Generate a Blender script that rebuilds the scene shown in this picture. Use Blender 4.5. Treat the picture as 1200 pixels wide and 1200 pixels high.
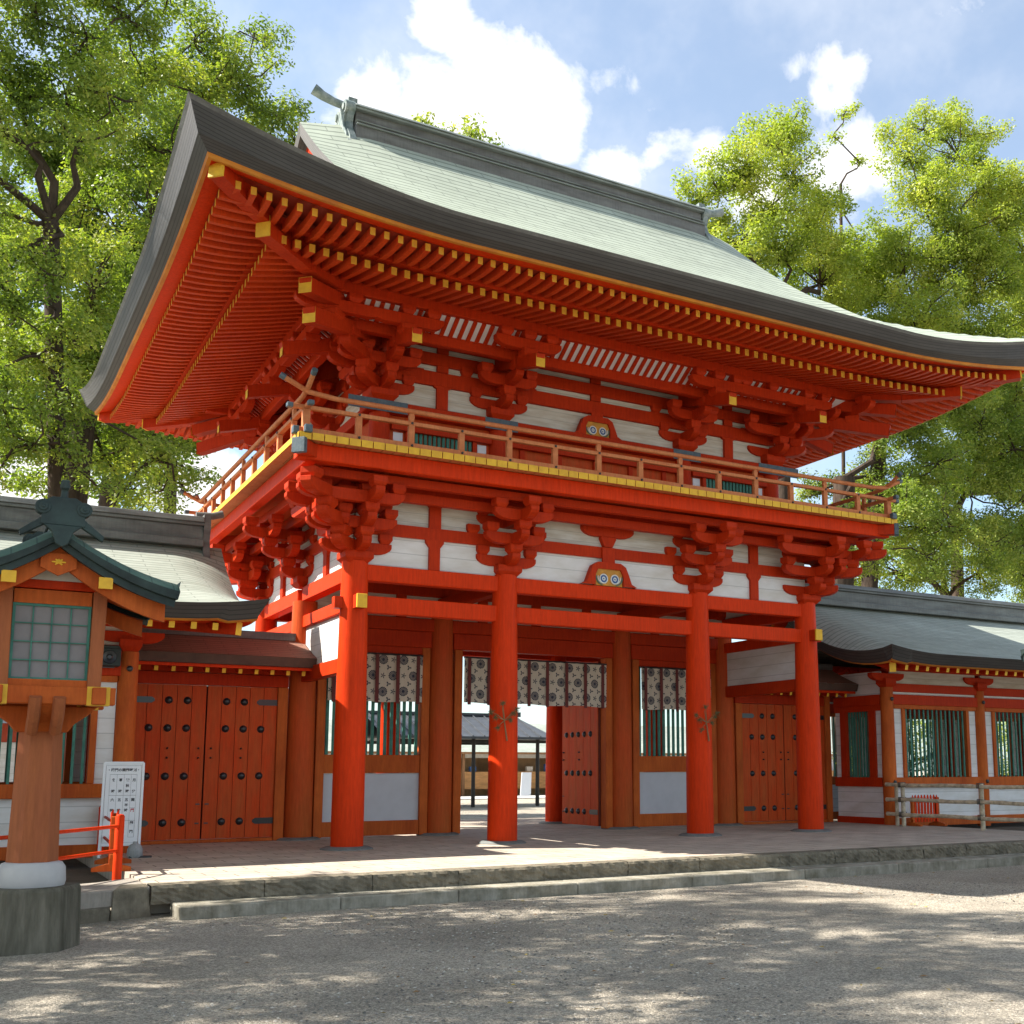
import bpy, bmesh, math, random
import numpy as np
from mathutils import Vector, Matrix
random.seed(7); RNG=np.random.default_rng(11)
R=math.radians; PI=math.pi
for o in list(bpy.data.objects): bpy.data.objects.remove(o)
SC=bpy.context.scene; C=SC.collection

# ------------------------------------------------------------------ camera, sky, sun, exposure
cd=bpy.data.cameras.new('camera'); cam=bpy.data.objects.new('camera',cd); C.objects.link(cam); SC.camera=cam
yaw,pitch,roll=0.52934,0.14427,-0.00238
fw=Vector((math.sin(yaw)*math.cos(pitch),math.cos(yaw)*math.cos(pitch),math.sin(pitch)))
rt=Vector((math.cos(yaw),-math.sin(yaw),0)); up=rt.cross(fw)
rt,up=rt*math.cos(roll)+up*math.sin(roll),up*math.cos(roll)-rt*math.sin(roll)
M=Matrix((rt,up,-fw)).transposed().to_4x4(); M.translation=Vector((-10.90006,-18.54925,1.3))
cam.matrix_world=M
cd.sensor_width=36; cd.lens=1319.478/1200*36
cd.shift_x=-(707.245-600)/1200; cd.shift_y=(709.52-600)/1200
cd.clip_start=.1; cd.clip_end=2000
SC.render.resolution_x=1024; SC.render.resolution_y=1024
SC.view_settings.view_transform='Standard'; SC.view_settings.look='None'; SC.view_settings.exposure=1.42; SC.view_settings.gamma=1
SUNV=Vector((-.90,.41,1.0)).normalized()
elev=math.asin(SUNV.z); az=math.atan2(SUNV.x,SUNV.y)
sl=bpy.data.lights.new('sun','SUN'); sl.energy=5.0; sl.angle=R(.5); sl.color=(1,.95,.86)
so=bpy.data.objects.new('sun',sl); C.objects.link(so); so.rotation_euler=SUNV.to_track_quat('Z','Y').to_euler(); so.location=(-30,15,40)

W=bpy.data.worlds.new('World'); SC.world=W; W.use_nodes=True
nt=W.node_tree; nt.nodes.clear()
def N(nt,t,**k):
    n=nt.nodes.new(t)
    for a,b in k.items():
        if a=='i':
            for x,y in b.items(): n.inputs[x].default_value=y
        else: setattr(n,a,b)
    return n
def L(nt,a,b): nt.links.new(a,b)
wo=N(nt,'ShaderNodeOutputWorld'); bg=N(nt,'ShaderNodeBackground'); L(nt,bg.outputs[0],wo.inputs[0])
sky=N(nt,'ShaderNodeTexSky',sky_type='NISHITA',sun_disc=False,sun_elevation=elev,sun_rotation=az,altitude=50,air_density=1.0,dust_density=1.0,ozone_density=1.2)
bg.inputs['Strength'].default_value=.080
tc=N(nt,'ShaderNodeTexCoord')
# cumulus banks at given compass directions, broken up by noise
def dirblob(az_deg,el_deg,size,amp):
    a,e=R(az_deg),R(el_deg); d=(math.sin(a)*math.cos(e),math.cos(a)*math.cos(e),math.sin(e))
    dp=N(nt,'ShaderNodeVectorMath',operation='DISTANCE'); L(nt,tc.outputs['Generated'],dp.inputs[0]); dp.inputs[1].default_value=d
    m=N(nt,'ShaderNodeMapRange',interpolation_type='SMOOTHSTEP',i={1:0.0,2:size*1.25,3:amp,4:0.0}); L(nt,dp.outputs['Value'],m.inputs[0]); return m.outputs[0]
CL=[(25.4,32.2,.075,.62),(21.7,31.2,.075,.62),(18,31.8,.05,.55),(21.6,35.5,.045,.5),(23.5,34,.05,.5),(27.8,31,.045,.5),(16.5,30,.05,.45),(33.3,30.6,.06,.34),(31.5,33,.05,.24),(36.5,29.5,.05,.4),(31,29,.05,.5),(42.6,32.4,.045,.36),(44.2,32.9,.03,.3),(41,33,.03,.28),(43.7,28.7,.06,.5),(38,28,.06,.5),(49,34.5,.07,.22),(2.9,12.5,.08,.6),(10,13,.07,.6),(-3,14,.1,.6),(5,26,.12,.35),(56,22,.15,.45),(75,25,.3,.5),(140,30,.5,.5),(200,35,.5,.5),(250,28,.4,.5),(300,22,.35,.5)]
acc=None
for c in CL:
    s=dirblob(*c)
    if acc is None: acc=s
    else:
        a=N(nt,'ShaderNodeMath',operation='MAXIMUM'); L(nt,acc,a.inputs[0]); L(nt,s,a.inputs[1]); acc=a.outputs[0]
nz=N(nt,'ShaderNodeTexNoise',i={'Scale':13.0,'Detail':10.0,'Roughness':.6,'Distortion':.25}); L(nt,tc.outputs['Generated'],nz.inputs['Vector'])
ad=N(nt,'ShaderNodeMath',operation='ADD'); L(nt,acc,ad.inputs[0]); L(nt,nz.outputs['Fac'],ad.inputs[1])
cr=N(nt,'ShaderNodeMapRange',interpolation_type='SMOOTHSTEP',i={1:.66,2:1.0,3:0.0,4:1.0}); L(nt,ad.outputs[0],cr.inputs[0])
nz2=N(nt,'ShaderNodeTexNoise',i={'Scale':4.0,'Detail':6.0,'Roughness':.6}); L(nt,tc.outputs['Generated'],nz2.inputs['Vector'])
th=N(nt,'ShaderNodeMapRange',interpolation_type='SMOOTHSTEP',i={1:.40,2:.75,3:0.20,4:.55}); L(nt,nz2.outputs['Fac'],th.inputs[0])
mx0=N(nt,'ShaderNodeMath',operation='MAXIMUM'); L(nt,cr.outputs[0],mx0.inputs[0]); L(nt,th.outputs[0],mx0.inputs[1])
mx=N(nt,'ShaderNodeMixRGB'); L(nt,mx0.outputs[0],mx.inputs[0]); tn=N(nt,'ShaderNodeMixRGB',blend_type='MULTIPLY',i={0:1.0,2:(.92,1.14,1.22,1)}); L(nt,sky.outputs[0],tn.inputs[1]); L(nt,tn.outputs[0],mx.inputs[1]); mx.inputs[2].default_value=(6.3,6.3,6.4,1)
gm=N(nt,'ShaderNodeMixRGB',blend_type='MULTIPLY',i={0:1.0,2:(1.03,1.02,1.0,1)}); L(nt,mx.outputs[0],gm.inputs[1])
L(nt,gm.outputs[0],bg.inputs['Color'])

# ------------------------------------------------------------------ materials
MATS={}
def mat(name,col,rough=.6,var=.15,scale=3.0,stretch=(1,1,1),bump=0,bscale=40,spec=.4,metal=0,col2=None,fac=(.35,.7),coat=0,uv=False,planks=0):
    if name in MATS: return MATS[name]
    m=bpy.data.materials.new(name); m.use_nodes=True; nt=m.node_tree; b=nt.nodes['Principled BSDF']
    b.inputs['Roughness'].default_value=rough; b.inputs['Metallic'].default_value=metal; b.inputs['Specular IOR Level'].default_value=spec
    b.inputs['Coat Weight'].default_value=coat
    g=N(nt,'ShaderNodeTexCoord'); mp=N(nt,'ShaderNodeMapping'); mp.inputs['Scale'].default_value=stretch
    L(nt,g.outputs['UV' if uv else 'Object'],mp.inputs['Vector'])
    n=N(nt,'ShaderNodeTexNoise',i={'Scale':scale,'Detail':6.0,'Roughness':.62}); L(nt,mp.outputs[0],n.inputs['Vector'])
    r=N(nt,'ShaderNodeMapRange',i={1:fac[0],2:fac[1],3:0.0,4:1.0}); L(nt,n.outputs['Fac'],r.inputs[0])
    c2=col2 or tuple(c*(1-2*var) for c in col)
    mix=N(nt,'ShaderNodeMixRGB',i={1:(*col,1),2:(*c2,1)}); L(nt,r.outputs[0],mix.inputs[0]); L(nt,mix.outputs[0],b.inputs['Base Color'])
    if bump and not planks:
        m3=N(nt,'ShaderNodeMapping'); m3.inputs['Scale'].default_value=(26,26,3.0); L(nt,g.outputs['UV' if uv else 'Object'],m3.inputs['Vector']); n3=N(nt,'ShaderNodeTexNoise',i={'Scale':1.0,'Detail':5.0,'Roughness':.7}); L(nt,m3.outputs[0],n3.inputs['Vector'])
        r3=N(nt,'ShaderNodeMapRange',i={1:.3,2:.7,3:.80,4:1.10}); L(nt,n3.outputs['Fac'],r3.inputs[0]); s3=N(nt,'ShaderNodeVectorMath',operation='SCALE'); L(nt,mix.outputs[0],s3.inputs[0]); L(nt,r3.outputs[0],s3.inputs['Scale']); L(nt,s3.outputs[0],b.inputs['Base Color'])
    if planks:
        sz=N(nt,'ShaderNodeSeparateXYZ'); L(nt,g.outputs['Object'],sz.inputs[0]); w1=N(nt,'ShaderNodeMath',operation='MULTIPLY_ADD',i={1:.012}); L(nt,n.outputs['Fac'],w1.inputs[0]); L(nt,sz.outputs['Z'],w1.inputs[2])
        w2=N(nt,'ShaderNodeMath',operation='DIVIDE',i={1:planks}); L(nt,w1.outputs[0],w2.inputs[0]); w3=N(nt,'ShaderNodeMath',operation='FRACT'); L(nt,w2.outputs[0],w3.inputs[0])
        w4=N(nt,'ShaderNodeMapRange',i={1:.93,2:1.0,3:0.0,4:.75}); L(nt,w3.outputs[0],w4.inputs[0])
        w5=N(nt,'ShaderNodeMixRGB',i={2:(*[c*.35 for c in col],1)}); L(nt,w4.outputs[0],w5.inputs[0]); L(nt,mix.outputs[0],w5.inputs[1]); L(nt,w5.outputs[0],b.inputs['Base Color'])
    if bump:
        n2=N(nt,'ShaderNodeTexNoise',i={'Scale':bscale,'Detail':4.0}); L(nt,mp.outputs[0],n2.inputs['Vector'])
        bp=N(nt,'ShaderNodeBump',i={'Strength':bump,'Distance':.02}); L(nt,n2.outputs['Fac'],bp.inputs['Height']); L(nt,bp.outputs[0],b.inputs['Normal'])
    MATS[name]=m; return m
RED=mat('vermilion lacquer',(.50,.037,.006),.5,.16,1.7,(1,1,1.6),bump=.12,bscale=18,spec=.08,col2=(.42,.028,.006))
REDB=mat('bright vermilion',(.66,.042,.005),.5,.1,1.2,(1,1,.7),bump=.10,bscale=16,spec=.08,col2=(.58,.038,.005))
REDO=mat('faded vermilion',(.54,.12,.022),.6,.2,2.0,(1,1,.5),bump=.08,bscale=25,spec=.1,col2=(.38,.07,.015))
REDD=mat('door boards',(.58,.060,.009),.55,.2,2.5,(2,1,.35),bump=.1,bscale=22,spec=.12,col2=(.48,.095,.022))
RAILM=mat('sunbleached orange wood',(.58,.215,.085),.65,.15,3,(1,1,3),bump=.08,bscale=30,spec=.2,col2=(.48,.14,.05))
YEL=mat('ochre end paint',(.78,.46,.035),.6,.1,6,spec=.3,col2=(.62,.33,.03))
YELO=mat('orange edge paint',(.60,.22,.02),.6,.15,3,spec=.3,col2=(.45,.13,.02))
WHT=mat('lime plaster',(.74,.73,.72),.85,.06,1.3,(1,1,3),bump=.04,bscale=30,spec=.15,col2=(.60,.57,.52),planks=.24)
BARD=mat('white boards aged',(.62,.60,.54),.8,.1,1.5,(1,1,9),bump=.05,bscale=12,spec=.15,col2=(.46,.40,.31),planks=.17)
GRN=mat('green lattice paint',(.06,.21,.15),.55,.15,6,spec=.3,col2=(.03,.12,.09))
GREYM=mat('grey metal fitting',(.10,.13,.15),.5,.2,20,(1,1,1),spec=.5,metal=.2,col2=(.06,.09,.11),bump=.2,bscale=60)
BLKM=mat('black iron',(.018,.02,.022),.32,.1,20,spec=.6)
DARK=mat('dark interior boards',(.16,.03,.016),.8,.2,3)
STONE=mat('platform stone',(.24,.205,.15),.9,.2,5,bump=.6,bscale=16,spec=.15,col2=(.11,.095,.07))
BRONZE=mat('patinated copper',(.30,.33,.32),.6,.2,5,(1,1,1),spec=.35,metal=.0,col2=(.12,.16,.155),bump=.12,bscale=20,fac=(.38,.62))
RIDGE=mat('weathered ridge copper',(.17,.17,.165),.6,.2,2.2,(.6,3,3),spec=.35,metal=.0,col2=(.09,.085,.08),bump=.1,bscale=10)
DKCU=mat('dark lantern copper',(.018,.026,.026),.6,.2,4,spec=.25,metal=.0,col2=(.04,.065,.06))  # lantern copper, darkened further to carry the shade it stands in
BARK=mat('tree bark',(.085,.06,.045),.95,.3,5,(1,1,.3),bump=.8,bscale=12,spec=.1,col2=(.03,.023,.018))
PAPER=mat('lantern paper',(.24,.22,.215),.8,.08,4,spec=.1)  # albedo lowered: the heavy shade on the lantern is put into the paper
WOODP=mat('faded post wood',(.36,.11,.038),.7,.2,2.0,(3,3,.4),bump=.12,bscale=30,spec=.2,col2=(.34,.10,.04))  # faded wood, taken darker to stand in for the lantern's shade
BAMB=mat('weathered bamboo',(.68,.57,.40),.55,.15,7,(1,1,1),spec=.3,col2=(.27,.22,.16))
WHTP=mat('white painted panel',(.74,.74,.76),.5,.03,3,spec=.3)
DKROOF=mat('charcoal sheet roof',(.07,.075,.085),.45,.2,3,spec=.4)
CONC=mat('pale cement pedestal',(.50,.48,.46),.8,.08,3,spec=.2,col2=(.42,.40,.39))
INK=mat('black ink',(.03,.03,.035),.8,.0,3); INKR=mat('red ink',(.5,.04,.03),.8,.0,3)
GREYB=mat('grey weight bag',(.33,.34,.34),.7,.15,8,bump=.2,bscale=20)
WOODB=mat('plain brown wood',(.30,.15,.07),.7,.2,3,(3,3,.5),spec=.2)

def linemat(name,col,col2,linecol,pitch,width,vnoise,rough=.75,bump=.35,upitch=0,shade=None):
    """courses of thin shingles: uv.y in metres up the slope, dark joint at each course"""
    m=bpy.data.materials.new(name); m.use_nodes=True; nt=m.node_tree; b=nt.nodes['Principled BSDF']
    b.inputs['Roughness'].default_value=rough; b.inputs['Specular IOR Level'].default_value=.3
    g=N(nt,'ShaderNodeUVMap'); sp=N(nt,'ShaderNodeSeparateXYZ'); L(nt,g.outputs[0],sp.inputs[0])
    nw=N(nt,'ShaderNodeTexNoise',i={'Scale':.5,'Detail':3.0}); L(nt,g.outputs[0],nw.inputs['Vector'])
    wob=N(nt,'ShaderNodeMath',operation='MULTIPLY',i={1:vnoise}); L(nt,nw.outputs['Fac'],wob.inputs[0])
    ay=N(nt,'ShaderNodeMath',operation='ADD'); L(nt,sp.outputs['Y'],ay.inputs[0]); L(nt,wob.outputs[0],ay.inputs[1])
    dv=N(nt,'ShaderNodeMath',operation='DIVIDE',i={1:pitch}); L(nt,ay.outputs[0],dv.inputs[0])
    fr=N(nt,'ShaderNodeMath',operation='FRACT'); L(nt,dv.outputs[0],fr.inputs[0])
    ln=N(nt,'ShaderNodeMapRange',i={1:1-width,2:1.0,3:0.0,4:1.0}); L(nt,fr.outputs[0],ln.inputs[0])
    fl=N(nt,'ShaderNodeMath',operation='FLOOR'); L(nt,dv.outputs[0],fl.inputs[0])
    cb=N(nt,'ShaderNodeCombineXYZ'); sx=N(nt,'ShaderNodeMath',operation='MULTIPLY',i={1:.35}); L(nt,sp.outputs['X'],sx.inputs[0]); L(nt,sx.outputs[0],cb.inputs['X'])
    fy=N(nt,'ShaderNodeMath',operation='MULTIPLY',i={1:.61}); L(nt,fl.outputs[0],fy.inputs[0]); L(nt,fy.outputs[0],cb.inputs['Y'])
    nz=N(nt,'ShaderNodeTexNoise',i={'Scale':2.6,'Detail':4.0,'Roughness':.7}); L(nt,cb.outputs[0],nz.inputs['Vector'])
    big=N(nt,'ShaderNodeTexNoise',i={'Scale':.45,'Detail':5.0,'Roughness':.65}); L(nt,g.outputs[0],big.inputs['Vector'])
    am=N(nt,'ShaderNodeMath',operation='ADD'); L(nt,nz.outputs['Fac'],am.inputs[0]); L(nt,big.outputs['Fac'],am.inputs[1])
    rr=N(nt,'ShaderNodeMapRange',i={1:.75,2:1.25,3:0.0,4:1.0}); L(nt,am.outputs[0],rr.inputs[0])
    mix=N(nt,'ShaderNodeMixRGB',i={1:(*col,1),2:(*col2,1)}); L(nt,rr.outputs[0],mix.inputs[0])
    mul=N(nt,'ShaderNodeMixRGB',i={2:(*linecol,1)}); L(nt,ln.outputs[0],mul.inputs[0]); L(nt,mix.outputs[0],mul.inputs[1])
    last=mul.outputs[0]
    if upitch:
        md=N(nt,'ShaderNodeMath',operation='MODULO',i={1:2.0}); L(nt,fl.outputs[0],md.inputs[0])
        of=N(nt,'ShaderNodeMath',operation='MULTIPLY',i={1:.5}); L(nt,md.outputs[0],of.inputs[0])
        du=N(nt,'ShaderNodeMath',operation='DIVIDE',i={1:upitch}); L(nt,sp.outputs['X'],du.inputs[0])
        ao=N(nt,'ShaderNodeMath',operation='ADD'); L(nt,du.outputs[0],ao.inputs[0]); L(nt,of.outputs[0],ao.inputs[1])
        fu=N(nt,'ShaderNodeMath',operation='FRACT'); L(nt,ao.outputs[0],fu.inputs[0])
        lu=N(nt,'ShaderNodeMapRange',i={1:.97,2:1.0,3:0.0,4:.7}); L(nt,fu.outputs[0],lu.inputs[0])
        m2=N(nt,'ShaderNodeMixRGB',i={2:(*linecol,1)}); L(nt,lu.outputs[0],m2.inputs[0]); L(nt,last,m2.inputs[1]); last=m2.outputs[0]
    L(nt,last,b.inputs['Base Color'])
    bp=N(nt,'ShaderNodeBump',i={'Strength':bump,'Distance':.03}); L(nt,fr.outputs[0],bp.inputs['Height']); L(nt,bp.outputs[0],b.inputs['Normal'])
    MATS[name]=m; return m
ROOFM=linemat('green copper shingle roof',(.40,.44,.36),(.29,.32,.26),(.075,.09,.075),.25,.30,.06,upitch=1.1)
WROOF=linemat('grey copper shingle roof',(.36,.39,.34),(.24,.26,.22),(.10,.11,.10),.15,.24,.05,upitch=.9)
HOODM=linemat('brown copper hood roof',(.30,.15,.105),(.22,.115,.085),(.08,.04,.03),.11,.22,.02,upitch=.6)
EAVEM=linemat('layered dark eave edge',(.075,.068,.064),(.052,.046,.043),(.018,.016,.015),.06,.25,.0,rough=.6,bump=.5)
LROOF=linemat('green copper sheet tiles',(.055,.105,.085),(.09,.15,.12),(.02,.04,.04),.22,.08,.0,upitch=.42)  # lantern roof only; its shade is put into a darker green

def gravelmat():
    m=bpy.data.materials.new('pale gravel'); m.use_nodes=True; nt=m.node_tree; b=nt.nodes['Principled BSDF']
    b.inputs['Roughness'].default_value=.95; b.inputs['Specular IOR Level'].default_value=.15
    g=N(nt,'ShaderNodeTexCoord')
    v=N(nt,'ShaderNodeTexVoronoi',i={'Scale':58.0,'Randomness':1.0}); L(nt,g.outputs['Object'],v.inputs['Vector'])
    v2=N(nt,'ShaderNodeTexVoronoi',i={'Scale':130.0}); L(nt,g.outputs['Object'],v2.inputs['Vector'])
    n=N(nt,'ShaderNodeTexNoise',i={'Scale':.7,'Detail':5.0,'Roughness':.65}); L(nt,g.outputs['Object'],n.inputs['Vector'])
    sp=N(nt,'ShaderNodeSeparateColor'); L(nt,v.outputs['Color'],sp.inputs[0])
    sp2=N(nt,'ShaderNodeSeparateColor'); L(nt,v2.outputs['Color'],sp2.inputs[0])
    a=N(nt,'ShaderNodeMath',operation='ADD'); L(nt,sp.outputs[0],a.inputs[0]); L(nt,sp2.outputs[1],a.inputs[1])
    cr=N(nt,'ShaderNodeValToRGB'); e=cr.color_ramp.elements; e[0].position=.0; e[0].color=(.15,.133,.110,1); e[1].position=1.0; e[1].color=(.70,.605,.48,1)
    k=cr.color_ramp.elements.new(.5); k.color=(.37,.325,.262,1)
    h=N(nt,'ShaderNodeMath',operation='MULTIPLY',i={1:.5}); L(nt,a.outputs[0],h.inputs[0]); L(nt,h.outputs[0],cr.inputs[0])
    mr=N(nt,'ShaderNodeMapRange',i={1:.3,2:.7,3:.78,4:1.2}); L(nt,n.outputs['Fac'],mr.inputs[0])
    mm=N(nt,'ShaderNodeVectorMath',operation='SCALE'); L(nt,cr.outputs[0],mm.inputs[0]); L(nt,mr.outputs[0],mm.inputs['Scale'])
    L(nt,mm.outputs[0],b.inputs['Base Color'])
    sb=N(nt,'ShaderNodeMath',operation='ADD'); L(nt,v.outputs['Distance'],sb.inputs[0]); L(nt,v2.outputs['Distance'],sb.inputs[1])
    bp=N(nt,'ShaderNodeBump',i={'Strength':1.0,'Distance':.011}); bp.invert=True; L(nt,sb.outputs[0],bp.inputs['Height']); L(nt,bp.outputs[0],b.inputs['Normal'])
    return m
GRAV=gravelmat()
def pavemat():
    m=bpy.data.materials.new('reddish paving slabs'); m.use_nodes=True; nt=m.node_tree; b=nt.nodes['Principled BSDF']
    b.inputs['Roughness'].default_value=.85; b.inputs['Specular IOR Level'].default_value=.25
    g=N(nt,'ShaderNodeTexCoord'); mp=N(nt,'ShaderNodeMapping'); mp.inputs['Scale'].default_value=(1,1,1); L(nt,g.outputs['Object'],mp.inputs[0])
    br=N(nt,'ShaderNodeTexBrick',i={'Color1':(.47,.395,.315,1),'Color2':(.40,.34,.275,1),'Mortar':(.16,.135,.115,1),'Scale':1.0,'Mortar Size':.011,'Mortar Smooth':.3,'Brick Width':.66,'Row Height':.33,'Bias':.0}); br.offset=.5
    L(nt,mp.outputs[0],br.inputs['Vector'])
    n=N(nt,'ShaderNodeTexNoise',i={'Scale':1.6,'Detail':7.0,'Roughness':.7}); L(nt,g.outputs['Object'],n.inputs['Vector'])
    mr=N(nt,'ShaderNodeMapRange',i={1:.3,2:.7,3:.78,4:1.2}); L(nt,n.outputs['Fac'],mr.inputs[0])
    mm=N(nt,'ShaderNodeVectorMath',operation='SCALE'); L(nt,br.outputs[0],mm.inputs[0]); L(nt,mr.outputs[0],mm.inputs['Scale']); L(nt,mm.outputs[0],b.inputs['Base Color'])
    bp=N(nt,'ShaderNodeBump',i={'Strength':.4,'Distance':.01}); L(nt,n.outputs['Fac'],bp.inputs['Height']); L(nt,bp.outputs[0],b.inputs['Normal'])
    return m
PAVE=pavemat()
def curtainmat():
    """cream cloth printed with dark flower roundels and leaf sprays"""
    m=bpy.data.materials.new('printed curtain cloth'); m.use_nodes=True; nt=m.node_tree; b=nt.nodes['Principled BSDF']; b.inputs['Roughness'].default_value=.9
    g=N(nt,'ShaderNodeUVMap'); sp=N(nt,'ShaderNodeSeparateXYZ'); L(nt,g.outputs[0],sp.inputs[0])
    def M_(op,a,b_=None,c=None):
        n=N(nt,'ShaderNodeMath',operation=op)
        for i,x in enumerate((a,b_,c)):
            if x is None: continue
            if isinstance(x,(int,float)): n.inputs[i].default_value=x
            else: L(nt,x,n.inputs[i])
        return n.outputs[0]
    P=.42
    def motif(ou,ov,kind):
        u=M_('SUBTRACT',M_('FRACT',M_('ADD',M_('DIVIDE',sp.outputs['X'],P),ou)),.5)
        v=M_('SUBTRACT',M_('FRACT',M_('ADD',M_('DIVIDE',sp.outputs['Y'],P*1.5),ov)),.5); v=M_('MULTIPLY',v,1.5)
        r=M_('SQRT',M_('ADD',M_('MULTIPLY',u,u),M_('MULTIPLY',v,v))); t=M_('ARCTAN2',v,u)
        if kind=='fl':
            pet=M_('ADD',.225,M_('MULTIPLY',M_('COSINE',M_('MULTIPLY',t,16.0)),.014))
            disc=M_('LESS_THAN',r,pet); ring=M_('MULTIPLY',M_('GREATER_THAN',r,.07),M_('LESS_THAN',M_('COSINE',M_('MULTIPLY',t,16.0)),-.35)); 
            hole=M_('MULTIPLY',ring,M_('LESS_THAN',r,.19)); return M_('SUBTRACT',disc,M_('MULTIPLY',hole,.7))
        pet=M_('MULTIPLY',M_('ADD',1.25,M_('COSINE',M_('MULTIPLY',t,5.0 if kind=='lf' else 3.0))),.062 if kind=='lf' else .055)
        return M_('MULTIPLY',M_('LESS_THAN',r,pet),.95)
    a=motif(0,0,'fl')
    for ou,ov,k in ((.5,.5,'fl'),(.5,.0,'lf'),(0,.5,'lf'),(.27,.24,'s'),(.73,.24,'s'),(.27,.76,'s'),(.73,.76,'s')):
        a=M_('MAXIMUM',a,motif(ou,ov,k))
    mix=N(nt,'ShaderNodeMixRGB',i={1:(.58,.49,.38,1),2:(.035,.035,.055,1)}); L(nt,a,mix.inputs[0]); L(nt,mix.outputs[0],b.inputs['Base Color'])
    return m
CURT=curtainmat(); CURTR=mat('maroon curtain ribbon',(.16,.035,.03),.8,.1,5)
def leafmat(name,c1,c2,c3):
    m=bpy.data.materials.new(name); m.use_nodes=True; nt=m.node_tree; nt.nodes.remove(nt.nodes['Principled BSDF']); out=nt.nodes['Material Output']
    ge=N(nt,'ShaderNodeNewGeometry'); cr=N(nt,'ShaderNodeValToRGB'); e=cr.color_ramp.elements
    e[0].position=0; e[0].color=(*c1,1); e[1].position=1; e[1].color=(*c3,1); k=e.new(.5); k.color=(*c2,1)
    g=N(nt,'ShaderNodeTexCoord'); n=N(nt,'ShaderNodeTexNoise',i={'Scale':.55,'Detail':2.0}); L(nt,g.outputs['Object'],n.inputs['Vector'])
    a=N(nt,'ShaderNodeMath',operation='MULTIPLY',i={1:.45}); L(nt,ge.outputs['Random Per Island'],a.inputs[0])
    b2=N(nt,'ShaderNodeMapRange',i={1:.3,2:.7,3:0.0,4:.55}); L(nt,n.outputs['Fac'],b2.inputs[0])
    s=N(nt,'ShaderNodeMath',operation='ADD'); L(nt,a.outputs[0],s.inputs[0]); L(nt,b2.outputs[0],s.inputs[1]); L(nt,s.outputs[0],cr.inputs[0])
    d=N(nt,'ShaderNodeBsdfPrincipled',i={'Roughness':.5,'Specular IOR Level':.35}); t=N(nt,'ShaderNodeBsdfTranslucent')
    br=N(nt,'ShaderNodeMixRGB',blend_type='MULTIPLY',i={0:1.0,2:(1.25,1.35,.45,1)}); L(nt,cr.outputs[0],br.inputs[1])
    L(nt,cr.outputs[0],d.inputs['Base Color']); L(nt,br.outputs[0],t.inputs['Color'])
    mx=N(nt,'ShaderNodeMixShader',i={0:.45}); L(nt,d.outputs[0],mx.inputs[1]); L(nt,t.outputs[0],mx.inputs[2]); L(nt,mx.outputs[0],out.inputs['Surface'])
    return m
LEAF1=leafmat('camphor leaves',(.065,.115,.022),(.20,.265,.048),(.44,.43,.10))
LEAF2=leafmat('bright young leaves',(.11,.17,.03),(.29,.35,.055),(.56,.54,.13))
LEAF3=leafmat('dark evergreen leaves',(.06,.10,.022),(.12,.18,.035),(.20,.27,.055))

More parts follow.
